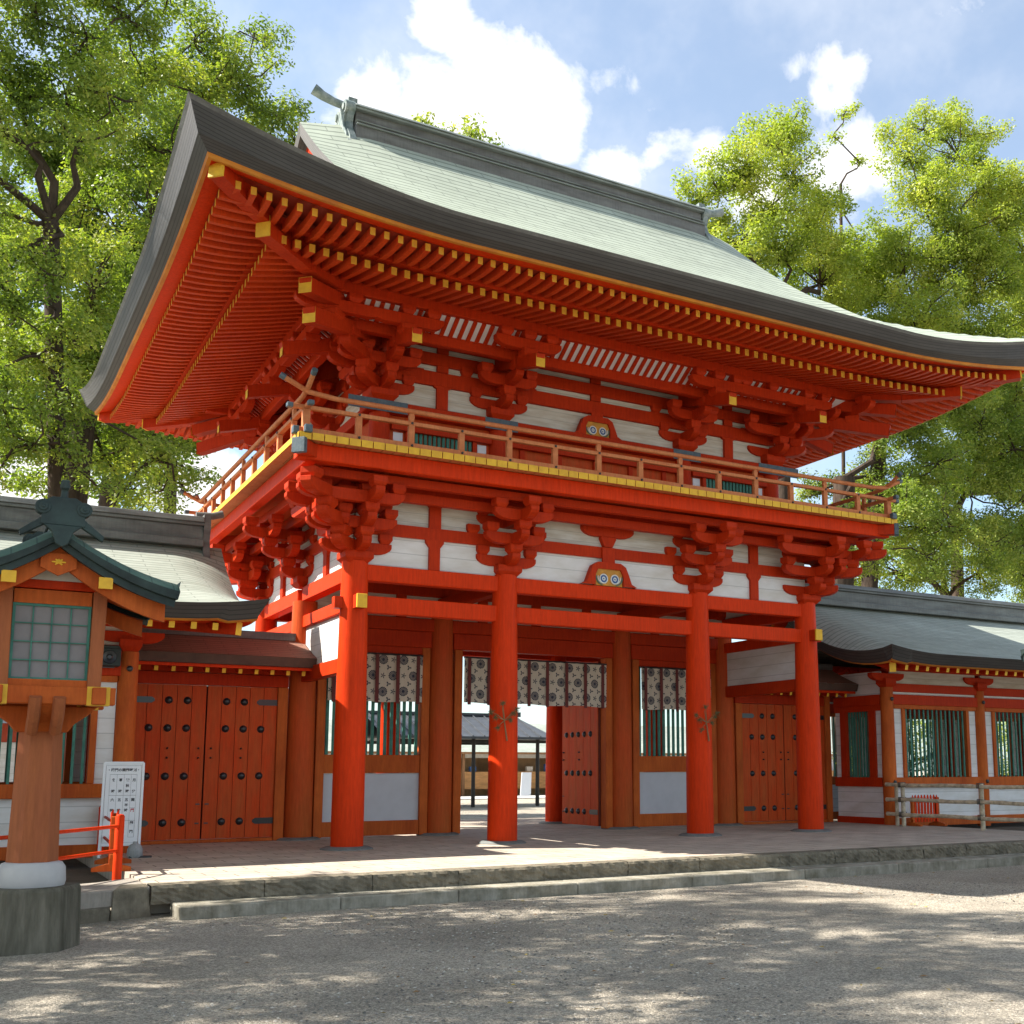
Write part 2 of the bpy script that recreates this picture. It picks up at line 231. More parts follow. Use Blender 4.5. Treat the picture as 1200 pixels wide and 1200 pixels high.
# ------------------------------------------------------------------ mesh helpers
class MB:
    def __init__(s): s.v=[]; s.f=[]; s.m=[]; s.uv=[]
    def add(s,vs,fs,mi=0,uvs=None):
        o=len(s.v); s.v+= [tuple(v) for v in vs]
        for i,f in enumerate(fs):
            s.f.append(tuple(o+k for k in f)); s.m.append(mi[i] if isinstance(mi,(list,tuple)) else mi)
            s.uv.append([uvs[k] for k in f] if uvs else None)
        return s
    def box(s,x0,x1,y0,y1,z0,z1,mi=0):
        vs=[(x,y,z) for x in (x0,x1) for y in (y0,y1) for z in (z0,z1)]
        return s.add(vs,[(0,1,3,2),(4,6,7,5),(0,4,5,1),(2,3,7,6),(0,2,6,4),(1,5,7,3)],mi)
    def hexa(s,b,t,mi=0):
        return s.add(list(b)+list(t),[(3,2,1,0),(4,5,6,7),(0,1,5,4),(1,2,6,5),(2,3,7,6),(3,0,4,7)],mi)
    def prism(s,prof,axis,a,b,mi=0,cap=None):
        n=len(prof); f=lambda p,t:{'x':(t,p[0],p[1]),'y':(p[0],t,p[1]),'z':(p[0],p[1],t)}[axis]
        vs=[f(p,a) for p in prof]+[f(p,b) for p in prof]
        fs=[(i,(i+1)%n,n+(i+1)%n,n+i) for i in range(n)]+[tuple(range(n))[::-1],tuple(range(n,2*n))]
        ms=[mi]*n+[mi if cap is None else cap]*2
        return s.add(vs,fs,ms)
    def beam(s,p0,p1,w,h,mi=0,endm=None,up=(0,0,1)):
        p0,p1=Vector(p0),Vector(p1); d=(p1-p0).normalized(); r=d.cross(Vector(up)).normalized(); u=r.cross(d)
        a=[p0-r*w/2-u*h/2,p0+r*w/2-u*h/2,p0+r*w/2+u*h/2,p0-r*w/2+u*h/2]; b=[v+(p1-p0) for v in a]
        ms=[mi]*6
        if endm is not None: ms=[endm[0],endm[1],mi,mi,mi,mi]
        return s.add(a+b,[(0,1,2,3),(7,6,5,4),(0,4,5,1),(1,5,6,2),(2,6,7,3),(3,7,4,0)],ms)
    def tube(s,pts,rad,n=10,mi=0,cap=True,capm=None):
        pts=[Vector(p) for p in pts]; rad=rad if isinstance(rad,(list,tuple)) else [rad]*len(pts); vs=[]; ref=None
        for i,p in enumerate(pts):
            d=(pts[min(i+1,len(pts)-1)]-pts[max(i-1,0)]).normalized()
            if ref is None: ref=Vector((1,0,0)) if abs(d.x)<.8 else Vector((0,1,0))
            a=(ref-d*ref.dot(d)).normalized(); ref=a; b=d.cross(a)
            for k in range(n): t=2*PI*k/n; vs.append(p+(a*math.cos(t)+b*math.sin(t))*rad[i])
        fs=[]; 
        for i in range(len(pts)-1):
            for k in range(n): fs.append((i*n+k,i*n+(k+1)%n,(i+1)*n+(k+1)%n,(i+1)*n+k))
        ms=[mi]*len(fs)
        if cap: fs+=[tuple(range(n))[::-1],tuple(range((len(pts)-1)*n,len(pts)*n))]; ms+=[mi if capm is None else capm]*2
        return s.add(vs,fs,ms)
    def lathe(s,prof,n=24,c=(0,0,0),mi=0,rot=0):
        vs=[]; 
        for r,z in prof:
            for k in range(n): t=2*PI*k/n+rot; vs.append((c[0]+r*math.cos(t),c[1]+r*math.sin(t),c[2]+z))
        fs=[(i*n+k,i*n+(k+1)%n,(i+1)*n+(k+1)%n,(i+1)*n+k) for i in range(len(prof)-1) for k in range(n)]
        fs+=[tuple(range(n))[::-1],tuple(range((len(prof)-1)*n,len(prof)*n))]
        return s.add(vs,fs,mi)
    def grid(s,P,uv=None,mi=0,flip=False):
        r,c=len(P),len(P[0]); vs=[p for row in P for p in row]; uvs=[q for row in uv for q in row] if uv else None
        fs=[]
        for i in range(r-1):
            for j in range(c-1):
                q=(i*c+j,i*c+j+1,(i+1)*c+j+1,(i+1)*c+j); fs.append(q[::-1] if flip else q)
        return s.add(vs,fs,mi,uvs)
    def xf(s,M): s.v=[tuple(M@Vector(v)) for v in s.v]; return s
    def merge(s,o,M=None):
        vs=[tuple(M@Vector(v)) for v in o.v] if M else o.v; k=len(s.v); s.v+=vs
        s.f+=[tuple(i+k for i in f) for f in o.f]; s.m+=o.m; s.uv+=o.uv; return s
WL={}
def place(o,parent,loc,rz=0):
    if parent is not None:
        o.parent=parent; pl,pr=WL[parent.name]; q=Matrix.Rotation(-pr,3,'Z')@(Vector(loc)-pl); o.location=q; o.rotation_euler=(0,0,rz-pr)
    else: o.location=loc; o.rotation_euler=(0,0,rz)
    WL[o.name]=(Vector(loc),rz)
def mesh_of(name,mb,mats,smooth=False,recalc=True):
    me=bpy.data.meshes.new(name); me.from_pydata(mb.v,[],mb.f)
    for m in (mats if isinstance(mats,(list,tuple)) else [mats]): me.materials.append(m)
    me.polygons.foreach_set('material_index',mb.m)
    if any(u for u in mb.uv):
        ul=me.uv_layers.new(name='UVMap'); k=0
        for p,u in zip(me.polygons,mb.uv):
            for j,li in enumerate(p.loop_indices): ul.data[li].uv=u[j] if u else (0,0)
    if recalc:
        bm=bmesh.new(); bm.from_mesh(me)
        if getattr(mb,'weld',0): bmesh.ops.remove_doubles(bm,verts=bm.verts,dist=1e-5)
        bmesh.ops.recalc_face_normals(bm,faces=bm.faces); bm.to_mesh(me); bm.free()
    if smooth:
        me.polygons.foreach_set('use_smooth',[True]*len(me.polygons))
        try: me.set_sharp_from_angle(angle=R(40))
        except Exception: pass
    me.update(); return me
def obj(name,mb,mats,parent=None,loc=(0,0,0),rz=0,smooth=False,bevel=0,**tags):
    me=mb if isinstance(mb,bpy.types.Mesh) else mesh_of(name,mb,mats,smooth)
    o=bpy.data.objects.new(name,me); C.objects.link(o); place(o,parent,loc,rz)
    if bevel:
        b=o.modifiers.new('bevel','BEVEL'); b.width=bevel; b.segments=1; b.limit_method='ANGLE'; b.angle_limit=R(50)
    for k,v in tags.items(): o[k]=v
    return o
def thing(name,label,category,loc=(0,0,0),rz=0,group=None):
    o=bpy.data.objects.new(name,None); C.objects.link(o); place(o,None,loc,rz); o['label']=label; o['category']=category
    if group: o['group']=group
    o.empty_display_size=.2
    return o
def dup_tree(root,loc,rz=0,label=None,parent=None,mirror=False):
    """copy a thing or part together with everything below it"""
    def rec(o,par):
        c=o.copy(); C.objects.link(c); c.parent=par
        for ch in o.children: rec(ch,c)
        return c
    c=rec(root,root.parent if parent is None else parent)
    if parent is None and root.parent is None: c.location=loc; c.rotation_euler=(0,0,rz); WL[c.name]=(Vector(loc),rz)
    else: place(c,c.parent,loc,rz)
    if mirror: c.scale=(-1,1,1)
    if label: c['label']=label
    return c
def bx(name,x0,x1,y0,y1,z0,z1,m,parent=None,bevel=0,**t):
    cx,cy,cz=(x0+x1)/2,(y0+y1)/2,(z0+z1)/2
    return obj(name,MB().box(x0-cx,x1-cx,y0-cy,y1-cy,z0-cz,z1-cz),m,parent,(cx,cy,cz),0,False,bevel,**t)

# ------------------------------------------------------------------ ground, platform, steps
D=3.03; CX=[-4.98,-2.15,2.15,4.98]; CY=[0,D,2*D]; GZ=-.34
g=MB(); n=60; ext=400
xs=[-ext,-150,-60]+[-40+80*i/n for i in range(n+1)]+[60,150,ext]; ys=[-120,-60]+[-30+60*i/n for i in range(n+1)]+[60,100,200,500]
random.seed(3)
g.grid([[(x,y,GZ+(.012*math.sin(x*.9+y*.4)*math.cos(y*.8) if y<-4.8 else 0)) for x in xs] for y in ys])
obj('ground',g,GRAV,smooth=True,kind='structure')
def scatter(name,n,f,m,lab,cat):
    mb=MB(); rn=random.Random(8)
    for _ in range(n): f(mb,rn)
    o=obj(name,mb,m); o['kind']='stuff'; o['label']=lab; o['category']=cat
def peb(mb,rn):
    y=-5.2-10.5*rn.random()**.8; x=rn.uniform(-9.6,-9.0+(-5-y+4)*1.9); s=rn.uniform(.007,.016); a=rn.uniform(0,6.3); c,sn=math.cos(a)*s,math.sin(a)*s; h=s*.55
    mb.add([(x+c*1.3,y+sn*1.3,GZ),(x-sn,y+c,GZ),(x-c*1.3,y-sn*1.3,GZ),(x+sn,y-c,GZ),(x+c*.2,y,GZ+h)],[(0,1,4),(1,2,4),(2,3,4),(3,0,4)],rn.randrange(3))
scatter('pebbles',15000,peb,[mat('pebble pale',(.50,.45,.38),.9,.1,9),mat('pebble grey',(.26,.24,.21),.9,.1,9),mat('pebble dark',(.13,.12,.105),.9,.1,9)],'loose pale and dark pebbles lying over the gravel forecourt','pebbles')
def fl(mb,rn):
    y=-5.3-9*rn.random(); x=rn.uniform(-9.5,8); s=rn.uniform(.02,.04); a=rn.uniform(0,6.3); c,sn=math.cos(a)*s,math.sin(a)*s
    mb.add([(x+c,y+sn,GZ+.02),(x-sn*.4,y+c*.4,GZ+.028),(x-c,y-sn,GZ+.018),(x+sn*.4,y-c*.4,GZ+.02)],[(0,1,2,3)],rn.randrange(2))
scatter('fallen_leaves',260,fl,[mat('dry leaf brown',(.22,.12,.05),.8,.1,9),mat('dry leaf yellow',(.38,.27,.06),.8,.1,9)],'few dry brown and yellow leaves scattered on the gravel','leaves')
# paved platform with rough stone kerb
px0,px1,py0,py1=-8.72,8.72,-4.62,2*D+3
obj('platform_paving',MB().box(px0,px1,py0+.28,py1,-.37,0),PAVE,kind='structure')
kb=MB(); x=px0; random.seed(5)
while x<px1+9:
    w=random.uniform(.9,1.5); x2=min(x+w,px1+9)
    # rough hewn front: subdivided face pushed in and out
    nx,nz=22,6; P=[]
    dz=-.02*max(0,(x-5)/8)
    for j in range(nz+1):
        row=[]
        for i in range(nx+1):
            e=random.uniform(-.008,.008) if (j==nz) else random.uniform(-.014,.012)
            row.append((x+.004+(x2-x-.008)*i/nx,py0-(.02 if j<nz else 0)+e,-.21+.21*j/nz+(random.uniform(-.008,.004) if j==nz else 0)))
        P.append(row)
    P.append([(p[0],py0+.28,.003) for p in P[-1]])
    kb.grid(P,flip=True)
    x=x2
obj('platform_kerb',kb,STONE,kind='structure')
st=MB(); x=-8.5
while x<18:
    w=random.uniform(1.5,2.1); st.box(x+.004,x+w-.004,-5.16,-4.58,-.40,-.195); x+=w
obj('lower_step',st,mat('step stone',(.36,.33,.27),.9,.2,4,bump=.35,bscale=25,spec=.15,col2=(.15,.135,.095)),kind='structure',bevel=.012)
# left low terrace running off towards the viewer, with a stone edging
tl=MB()
tl.prism([(-8.72,-4.6),(-8.72,-3.3),(-9.2,-3.75),(-16,-6.8),(-16,-7.5),(-9.16,-4.78)],'z',-.2,-.012)
obj('left_kerb',tl,mat('kerb stone',(.36,.32,.27),.85,.2,2.5,bump=.3,bscale=18,spec=.2,col2=(.23,.20,.17)),kind='structure',bevel=.015)
tb=MB(); random.seed(9)
def rub(x0,y0,x1,y1,k,z0,z1):
    for i in range(k):
        a,b=i/k,(i+1)/k; xa,ya,xb,yb=x0+(x1-x0)*a,y0+(y1-y0)*a,x0+(x1-x0)*b,y0+(y1-y0)*b
        d=random.uniform(.0,.05); nx_,ny_=(y1-y0),-(x1-x0); l=math.hypot(nx_,ny_); nx_/=l; ny_/=l
        if ny_>0: nx_,ny_=-nx_,-ny_
        zz=z0 if i%2 else z0
        tb.hexa([(xa+nx_*d,ya+ny_*d,z0),(xb-(xb-xa)*.03+nx_*d,yb+ny_*d,z0),(xb-nx_*.3,yb-ny_*.3,z0),(xa-nx_*.3,ya-ny_*.3,z0)],
                [(xa+nx_*d*.4,ya+ny_*d*.4,z1-random.uniform(0,.02)),(xb-(xb-xa)*.03+nx_*d*.6,yb+ny_*d*.6,z1),(xb-nx_*.3,yb-ny_*.3,z1),(xa-nx_*.3,ya-ny_*.3,z1)])
rub(-9.15,-4.76,-16,-7.46,14,-.4,-.19)
tb.hexa([(-8.70,-4.62,-.4),(-9.16,-4.82,-.4),(-9.0,-4.2,-.4),(-8.7,-4.2,-.4)],[(-8.73,-4.6,-.01),(-9.14,-4.8,-.01),(-9.0,-4.2,-.01),(-8.7,-4.2,-.01)])
obj('kerb_rubble',tb,STONE,kind='structure',bevel=.015)
obj('left_terrace',MB().prism([(-8.73,-3.35),(-8.73,7),(-26,7),(-26,-12),(-16,-7.0),(-9.2,-3.5)],'z',-.37,-.22),mat('dark terrace ground',(.16,.14,.11),.95,.2,1.5,bump=.4,bscale=20,spec=.1),kind='structure')
obj('right_terrace',MB().prism([(8.73,-4.35),(26,-4.35),(26,7),(8.73,7)],'z',-.37,-.16),MATS['dark terrace ground'],kind='structure')  # dark shadow over the lower gravel is put into this ground colour

# ------------------------------------------------------------------ THE GATE
gate=thing('shrine_gate','vermilion two storey shrine gate with sweeping green copper roof and a railed balcony','gate',(0,D,0))
def colmesh(h,r0,r1,n=28,red=REDB):
    m=MB(); prof=[(r0,0)]+[(r0+(r1-r0)*((i/8)**1.8),h*i/8) for i in range(1,9)]
    m.lathe(prof,n); return mesh_of('column',m,red,True)
def stonemesh():
    m=MB(); m.lathe([(.44,-.02),(.43,.015),(.36,.045),(.30,.05)],20); return mesh_of('base_stone',m,mat('base stone grey',(.20,.21,.20),.8,.2,4,bump=.3,bscale=20,spec=.2),True)
CM=colmesh(4.8,.268,.222); CMI=colmesh(4.5,.268,.235,red=mat('inner column vermilion',(.54,.07,.015),.5,.15,1.0,(1,1,.35),bump=.06,bscale=12,spec=.1,col2=(.42,.10,.02))); SM=stonemesh()
for j,y in enumerate(CY):
    for x in CX:
        c=obj('column',CMI if j==1 else CM,None,gate,(x,y,.02)); obj('base_stone',SM,None,c,(x,y,0))
def beamx(x0,x1,y,z0,z1,w,m=RED,par=gate,name='tie_beam'): return bx(name,x0,x1,y-w/2,y+w/2,z0,z1,m,par,.012)
def beamy(y0,y1,x,z0,z1,w,m=RED,par=gate,name='tie_beam'): return bx(name,x-w/2,x+w/2,y0,y1,z0,z1,m,par,.012)
# tie beams of the front and back rows; butt against columns
def spans(): 
    return [(CX[0],CX[1]),(CX[1],CX[2]),(CX[2],CX[3])]
for y in (0,2*D):
    for a,b in spans():
        beamx(a+.16,b-.16,y,4.505,4.785,.22,REDB); beamx(a+.16,b-.16,y,3.955,4.245,.20,REDB)
for x in (CX[0],CX[3]):
    for y0,y1 in ((.16,D-.16),(D+.16,2*D-.16)):
        beamy(y0,y1,x,4.505,4.785,.22,REDB); beamy(y0,y1,x,3.99,4.22,.19,REDB)
# beam noses with ochre ends through the corner columns
for x in (CX[0],CX[3]):
    for sy,y in ((-1,0),(1,2*D)):
        m=MB(); m.box(-.085,.085,-.20,-.44,-.115,.115,0); m.box(-.089,.089,-.444,-.40,-.119,.119,1)
        obj('beam_nose',m,[RED,YEL],gate,(x,y,4.1),0 if sy<0 else PI,bevel=.006)
for sx,x in ((-1,CX[0]),(1,CX[3])):
    m=MB(); m.box(.2*sx,.36*sx,-.08,.08,-.1,.1,0); obj('beam_nose',m,[RED],gate,(x,0,4.1),0)
# white plaster side panels
for x in (CX[0],CX[3]):
    for y0,y1 in ((.24,D-.24),(D+.24,2*D-.24)):
        bx('plaster_panel',x-.03,x+.03,y0,y1,3.215,3.985,WHT,gate)
        beamy(y0-.04,y1+.04,x,2.95,3.21,.18)
# plaster and struts between the tie beams and the balcony
WZ=[(4.79,5.33),(5.545,6.06)]
def wallbox(axis,a,b,c,inner=False):
    f=(lambda n,z0,z1,w,m,o=0:bx(n,a,b,c-w/2,c+w/2,z0,z1,m,gate,0)) if axis=='x' else (lambda n,z0,z1,w,m,o=0:bx(n,c-w/2,c+w/2,a,b,z0,z1,m,gate,0))
    for z0,z1 in WZ: f('wall_panel',z0,z1,.05,BARD if z0>5.4 else WHT)
    f('wall_beam',5.33,5.545,.17,RED); f('wall_beam',6.06,6.40,.17,RED)
for y in (0,2*D): wallbox('x',CX[0],CX[3],y)
for x in (CX[0],CX[3]): wallbox('y',.09,2*D-.09,x)
def strut(w=.2,h=.54,fl=.34):
    m=MB(); m.prism([(-w/2,0),(w/2,0),(w/2,h-.14),(fl/2,h-.05),(fl/2,h),(-fl/2,h),(-fl/2,h-.05),(-w/2,h-.14)],'y',-.09,.09); return mesh_of('strut',m,RED)
ST1=strut(.2,.54,.34); ST2=strut(.22,.51,.36)
for y in (0,2*D):
    for x in ((CX[0]+CX[1])/2,(CX[2]+CX[3])/2):
        obj('strut',ST1,None,gate,(x,y,4.79)); obj('strut',ST2,None,gate,(x,y,5.547))
for x in (CX[0],CX[3]):
    for y in (D/2,1.5*D):
        obj('strut',ST1,None,gate,(x,y,4.79),PI/2); obj('strut',ST2,None,gate,(x,y,5.547),PI/2)

# --- bracket parts
def arm_prof(Lh,h,t0=None):
    q=[(Lh,h),(Lh,.62*h),(Lh-.03,.40*h),(Lh-.09,.20*h),(Lh-.17,.06*h),(Lh-.26,0)]
    return q
def arm(m,axis,cx,cy,z,Lh,h=.2,t=.165,one=None,mi=0):
    """boat shaped bracket arm along x or y; one=(-1) only the negative half"""
    r=arm_prof(Lh,h); l=[(-a,b) for a,b in r[::-1]]
    if one: l=[(.22,0),(.22,h)]; prof=[(-a,b) for a,b in r]+[(.22,0)][:0]; prof=[(.22,h)]+[(-a,b) for a,b in r]+[(.22,0)]
    else: prof=r+l
    if axis=='x': m.prism([(cx+a,z+b) for a,b in prof],'y',cy-t/2,cy+t/2,mi)
    else: m.prism([(cy+a,z+b) for a,b in prof],'x',cx-t/2,cx+t/2,mi)
def block(m,x,y,z,s=.25,h=.165,rot=0,mi=0):
    a,b=s/2,s/2*.68; q=h*.42; c,sn=math.cos(rot),math.sin(rot)
    def ring(k,zz): return [(x+(u*c-v*sn)*k,y+(u*sn+v*c)*k,zz) for u,v in ((-1,-1),(1,-1),(1,1),(-1,1))]
    lo,mid,tp=ring(b,z),ring(a,z+q),ring(a,z+h)
    vs=lo+mid+tp; fs=[(3,2,1,0),(8,9,10,11)]
    for k in (0,4):
        for i in range(4): fs.append((k+i,k+(i+1)%4,k+4+(i+1)%4,k+4+i))
    m.add(vs,fs,mi)
def bracket(s,p,z0,tiers=3,top_cross=True,wall=True,daito=.48,tail=False,noproj=False):
    """flat bracket set, outward = -y, origin at column top"""
    m=MB(); block(m,0,0,0,daito,z0-.0,0)
    for k in range(1,tiers+1):
        z=z0+(k-1)*p-.02
        if not noproj:
            arm(m,'y',0,0,z,k*s+.13,one=-1); block(m,0,-k*s,z+.2,.25,p-.2+.005)
        arm(m,'x',0,0,z+.003,.60 if k%2 else .80,t=.161)
        for q in (-1,1): block(m,q*(.48 if k%2 else .68),0,z+.2,.24,p-.2)
        if k>=2 and not noproj:
            yy=-(k-1)*s; arm(m,'x',0,yy,z+.004,.58,t=.157); 
            for q in (-1,1): block(m,q*.46,yy,z+.2,.24,p-.2)
    return m
def bracket_corner(s,p,z0,tiers=3,daito=.5):
    """outward = -x and -y, with diagonal arms"""
    m=MB(); block(m,0,0,0,daito,z0)
    for k in range(1,tiers+1):
        for rot in (0,-PI/2):
            z=z0+(k-1)*p-.02+(.004 if rot else 0)
            t=MB(); arm(t,'y',0,0,z,k*s+.13,one=-1); block(t,0,-k*s,z+.2,.25,p-.195)
            arm(t,'x',0,0,z+.002,.62 if k%2 else .8,t=.161)
            block(t,.5,0,z+.2,.24,p-.2)
            if k>=2:
                yy=-(k-1)*s
                r=arm_prof((k-1)*s+.5,.2); z+=.0015; t.prism([(.58,z+.2),(.58,z+.12),(.5,z+.04),(.34,z)]+[(-a,z+b) for a,b in r[::-1]],'y',yy-.077,yy+.077)
                block(t,.46,yy,z+.2,.24,p-.2); block(t,-(k-1)*s-.37,yy,z+.2,.24,p-.2)
            if rot: t.xf(Matrix.Rotation(rot,4,'Z'))
            if rot:
                pass
            m.merge(t)
        t=MB(); z=z0+(k-1)*p-.02+.0065; arm(t,'y',0,0,z,k*s*1.414+.2,t=.2,one=-1); block(t,0,-k*s*1.414,z+.2,.27,p-.195)
        t.xf(Matrix.Rotation(-PI/4,4,'Z')); m.merge(t)
    return m
S,Pp=.367,.365
LB=mesh_of('bracket_set',bracket(S,Pp,.20),RED); LC=mesh_of('bracket_set',bracket_corner(S,Pp,.20),RED)
def put_brackets(xs,ys,z,flat,corner):
    for x in xs[1:-1]:
        obj('bracket_set',flat,None,gate,(x,ys[0],z),0,bevel=.008); obj('bracket_set',flat,None,gate,(x,ys[-1],z),PI,bevel=.008)
    for y in ys[1:-1]:
        obj('bracket_set',flat,None,gate,(xs[0],y,z),-PI/2,bevel=.008); obj('bracket_set',flat,None,gate,(xs[-1],y,z),PI/2,bevel=.008)
    obj('bracket_set',corner,None,gate,(xs[0],ys[0],z),0,bevel=.008); obj('bracket_set',corner,None,gate,(xs[-1],ys[0],z),PI/2,bevel=.008)
    obj('bracket_set',corner,None,gate,(xs[-1],ys[-1],z),PI,bevel=.008); obj('bracket_set',corner,None,gate,(xs[0],ys[-1],z),-PI/2,bevel=.008)
put_brackets(CX,CY,4.79,LB,LC)
def rectbeam(xa,ya,yb,z0,z1,w,m,name,ext=0,bev=.012):
    """ring of four beams around a rectangle |x|=xa, y from ya to yb"""
    for y in (ya,yb): bx(name,-xa-ext,xa+ext,y-w/2,y+w/2,z0,z1,m,gate,bev)
    for x in (-xa,xa): bx(name,x-w/2+.003,x+w/2-.003,ya+w/2+.003,yb-w/2-.003,z0,z1,m,gate,bev)
# rails carried by the bracket steps, the outer one shows as the tall red fascia under the balcony
rectbeam(4.98+S,-S,2*D+S,5.88,6.05,.15,RED,'step_beam',.1)
rectbeam(4.98+2*S,-2*S,2*D+2*S,6.06,6.21,.15,RED,'step_beam',.12)
rectbeam(4.98+3*S,-3*S,2*D+3*S,6.06+.13,6.455,.19,REDB,'fascia_beam',.28)
bx('soffit_boards',-5.0-3*S,5.0+3*S,-3*S+.05,2*D+3*S-.05,6.42,6.45,REDD,gate)
# centre bay strut with three blocks and the painted frog-leg strut below
def frogleg(parent,x,y,z,sc,rz):
    m=MB(); o=[(-.62,0),(-.50,.02),(-.46,.06),(-.42,.22),(-.36,.36),(-.25,.44),(-.1,.46),(.1,.46),(.25,.44),(.36,.36),(.42,.22),(.46,.06),(.50,.02),(.62,0)]
    inn=[(-.30,0),(-.30,.2),(-.25,.33),(-.12,.35),(.12,.35),(.25,.33),(.30,.2),(.30,0)]
    q=[(-.62,0),(-.50,.06),(-.44,.22),(-.37,.38),(-.25,.45),(.25,.45),(.37,.38),(.44,.22),(.50,.06),(.62,0),(.31,0),(.31,.2),(.25,.32),(-.25,.32),(-.31,.2),(-.31,0)]
    q=[(a*sc,b*sc) for a,b in q]
    # two halves keep the polygons convex enough
    n=len(q); outer=q[:10]; inner=[q[15],q[14],q[13],q[13],q[12],q[12],q[12],q[11],q[10],q[10]]
    inner=[q[15],q[15],q[14],q[13],q[13],q[12],q[12],q[11],q[10],q[10]]
    for yy in (-.07,.07):
        vs=[(a,yy,b) for a,b in outer]+[(a,yy,b) for a,b in inner]
        m.add(vs,[(i,i+1,11+i,10+i) for i in range(9) ])
    vs=[(a,-.07,b) for a,b in outer]+[(a,.07,b) for a,b in outer]; m.add(vs,[(i,i+1,11+i,10+i) for i in range(9)])
    vs=[(a,-.07,b) for a,b in inner]+[(a,.07,b) for a,b in inner]; m.add(vs,[(i,i+1,11+i,10+i) for i in range(9)])
    o=obj('frogleg_strut',m,RED,parent,(x,y,z),rz)
    p=MB(); p.box(-.30*sc,.30*sc,-.035,0,0,.33*sc,0)
    obj('painted_panel',p,[mat('amber painted panel',(.62,.28,.03),.6,.2,8)],o,(x,y,z),rz)
    w=MB()
    for sx in (-1,1):
        c=(sx*.125*sc,-.05,.13*sc)
        for rr,mi in ((.085,0),(.055,1),(.03,0)):
            pts=[(c[0]+rr*sc*math.cos(t),c[1]-(.004 if mi else 0),c[2]+rr*sc*math.sin(t)) for t in np.linspace(0,2*PI,17)]
            w.tube(pts,.014*sc,5,mi,cap=False)
        d=[(c[0]+.075*sc*math.cos(t),c[1]+.006,c[2]+.075*sc*math.sin(t)) for t in np.linspace(0,2*PI,16,endpoint=False)]; w.add(d,[tuple(range(16))],1)
        for rr in (.15,.19):
            pts=[(sx*(.10*sc+ (rr)*sc*math.cos(t)),-.05,.15*sc-rr*sc*math.sin(t)*.75) for t in np.linspace(-.3,1.35,9)]; w.tube(pts,[.004]+[.011*sc]*7+[.004],5,2 if rr>.16 else 0)
    obj('carved_swirl',w,[mat('white pigment',(.75,.75,.72),.6,.05,5),mat('blue pigment',(.05,.12,.33),.6,.1,5),mat('teal pigment',(.05,.2,.18),.6,.1,5)],o,(x,y,z),rz,True)
frogleg(gate,0,-.09,4.79,1.0,0)
def threeblock(x,y,z,rz,zt,parent=gate,name='strut_bracket'):
    m=MB(); m.prism([(-.09,-.0),(.09,0),(.17,.16),(.17,.2),(-.17,.2),(-.17,.16)],'y',-.09,.09)
    arm(m,'x',0,0,.2,.58,h=.2)
    for q in (-.42,0,.42): block(m,q,0,.4,.24,zt-.4)
    obj(name,m,RED,parent,(x,y,z),rz,bevel=.006)
m=MB(); m.prism([(-.11,0),(.11,0),(.17,.06),(.17,.12),(-.17,.12),(-.17,.06)],'y',-.09,.09); 
bx('strut',-.14,.14,-.13,-.087,5.24,5.54,RED,gate,.006)
threeblock(0,-.04,5.547,0,.52)
threeblock(0,2*D+.04,5.547,PI,.52)
# --- lower ceiling, inner beams
bx('ceiling_boards',CX[0]+.1,CX[3]-.1,.1,2*D-.1,5.25,5.30,DARK,gate)
for x in CX: beamy(.3,2*D-.3,x,4.52,4.77,.2,RED) if x in CX[1:3] else None
for a,b in spans():
    beamx(a+.2,b-.2,D,4.08,4.34,.26,RED,name='lintel'); bx('wall_panel',a,b,D-.03,D+.03,4.345,4.80,BARD,gate); beamx(a,b,D,4.80,5.05,.2,RED)
    beamx(a+.24,b-.24,D,3.745,4.075,.22,RED,name='lintel')
    for q in np.linspace(a+.9,b-.9,2 if b-a<3 else 3): bx('strut',q-.1,q+.1,D-.1,D+.1,4.345,4.80,RED,gate)
# --- middle wall: side bays with lattice windows, centre bay with open doors
def bars(w,h,n,bw=.05,bd=.04):
    m=MB()
    for i in range(n):
        x=-w/2+w*(i+.5)/n; m.box(x-bw/2,x+bw/2,-bd/2,bd/2,0,h)
    return m
for a,b,sx in ((CX[0],CX[1],-1),(CX[2],CX[3],1)):
    y=D; c=(a+b)/2
    for s_,xx in ((1,a+.27),(-1,b-.27)):
        bx('jamb',min(xx,xx+s_*.17),max(xx,xx+s_*.17),y-.11,y+.11,.02,3.74,REDO,gate,.008)
    xa,xb=a+.44,b-.44
    bx('window_head',xa,xb,y-.10,y+.10,3.60,3.742,RED,gate,.008)
    bx('rail_board',xa,xb,y-.08,y+.08,1.235,1.585,REDO,gate,.008)
    bx('plaster_panel',xa,xb,y-.03,y+.03,.31,1.23,mat('plaster blue grey',(.55,.55,.57),.85,.06,2,spec=.15),gate)
    bx('sill',xa,xb,y-.09,y+.09,.03,.31,REDO,gate,.008)
    w=obj('lattice_window',bars(xb-xa,2.01,15,.06),GRN,gate,(c,y,1.585),bevel=.004)
for s_ in (-1,1):
    x=s_*2.15; xx=x-s_*.27; bx('jamb',min(xx,xx-s_*.17),max(xx,xx-s_*.17),D-.12,D+.12,.02,3.74,REDO,gate,.008)
def stud_mesh(r=.05):
    m=MB(); m.lathe([(r*1.15,0),(r*1.15,.006),(r,.012),(r*.86,.03),(r*.5,.045),(r*.08,.05)],14); return mesh_of('stud',m,BLKM,True)
STUD=stud_mesh(.06); SSTUD=stud_mesh(.017)
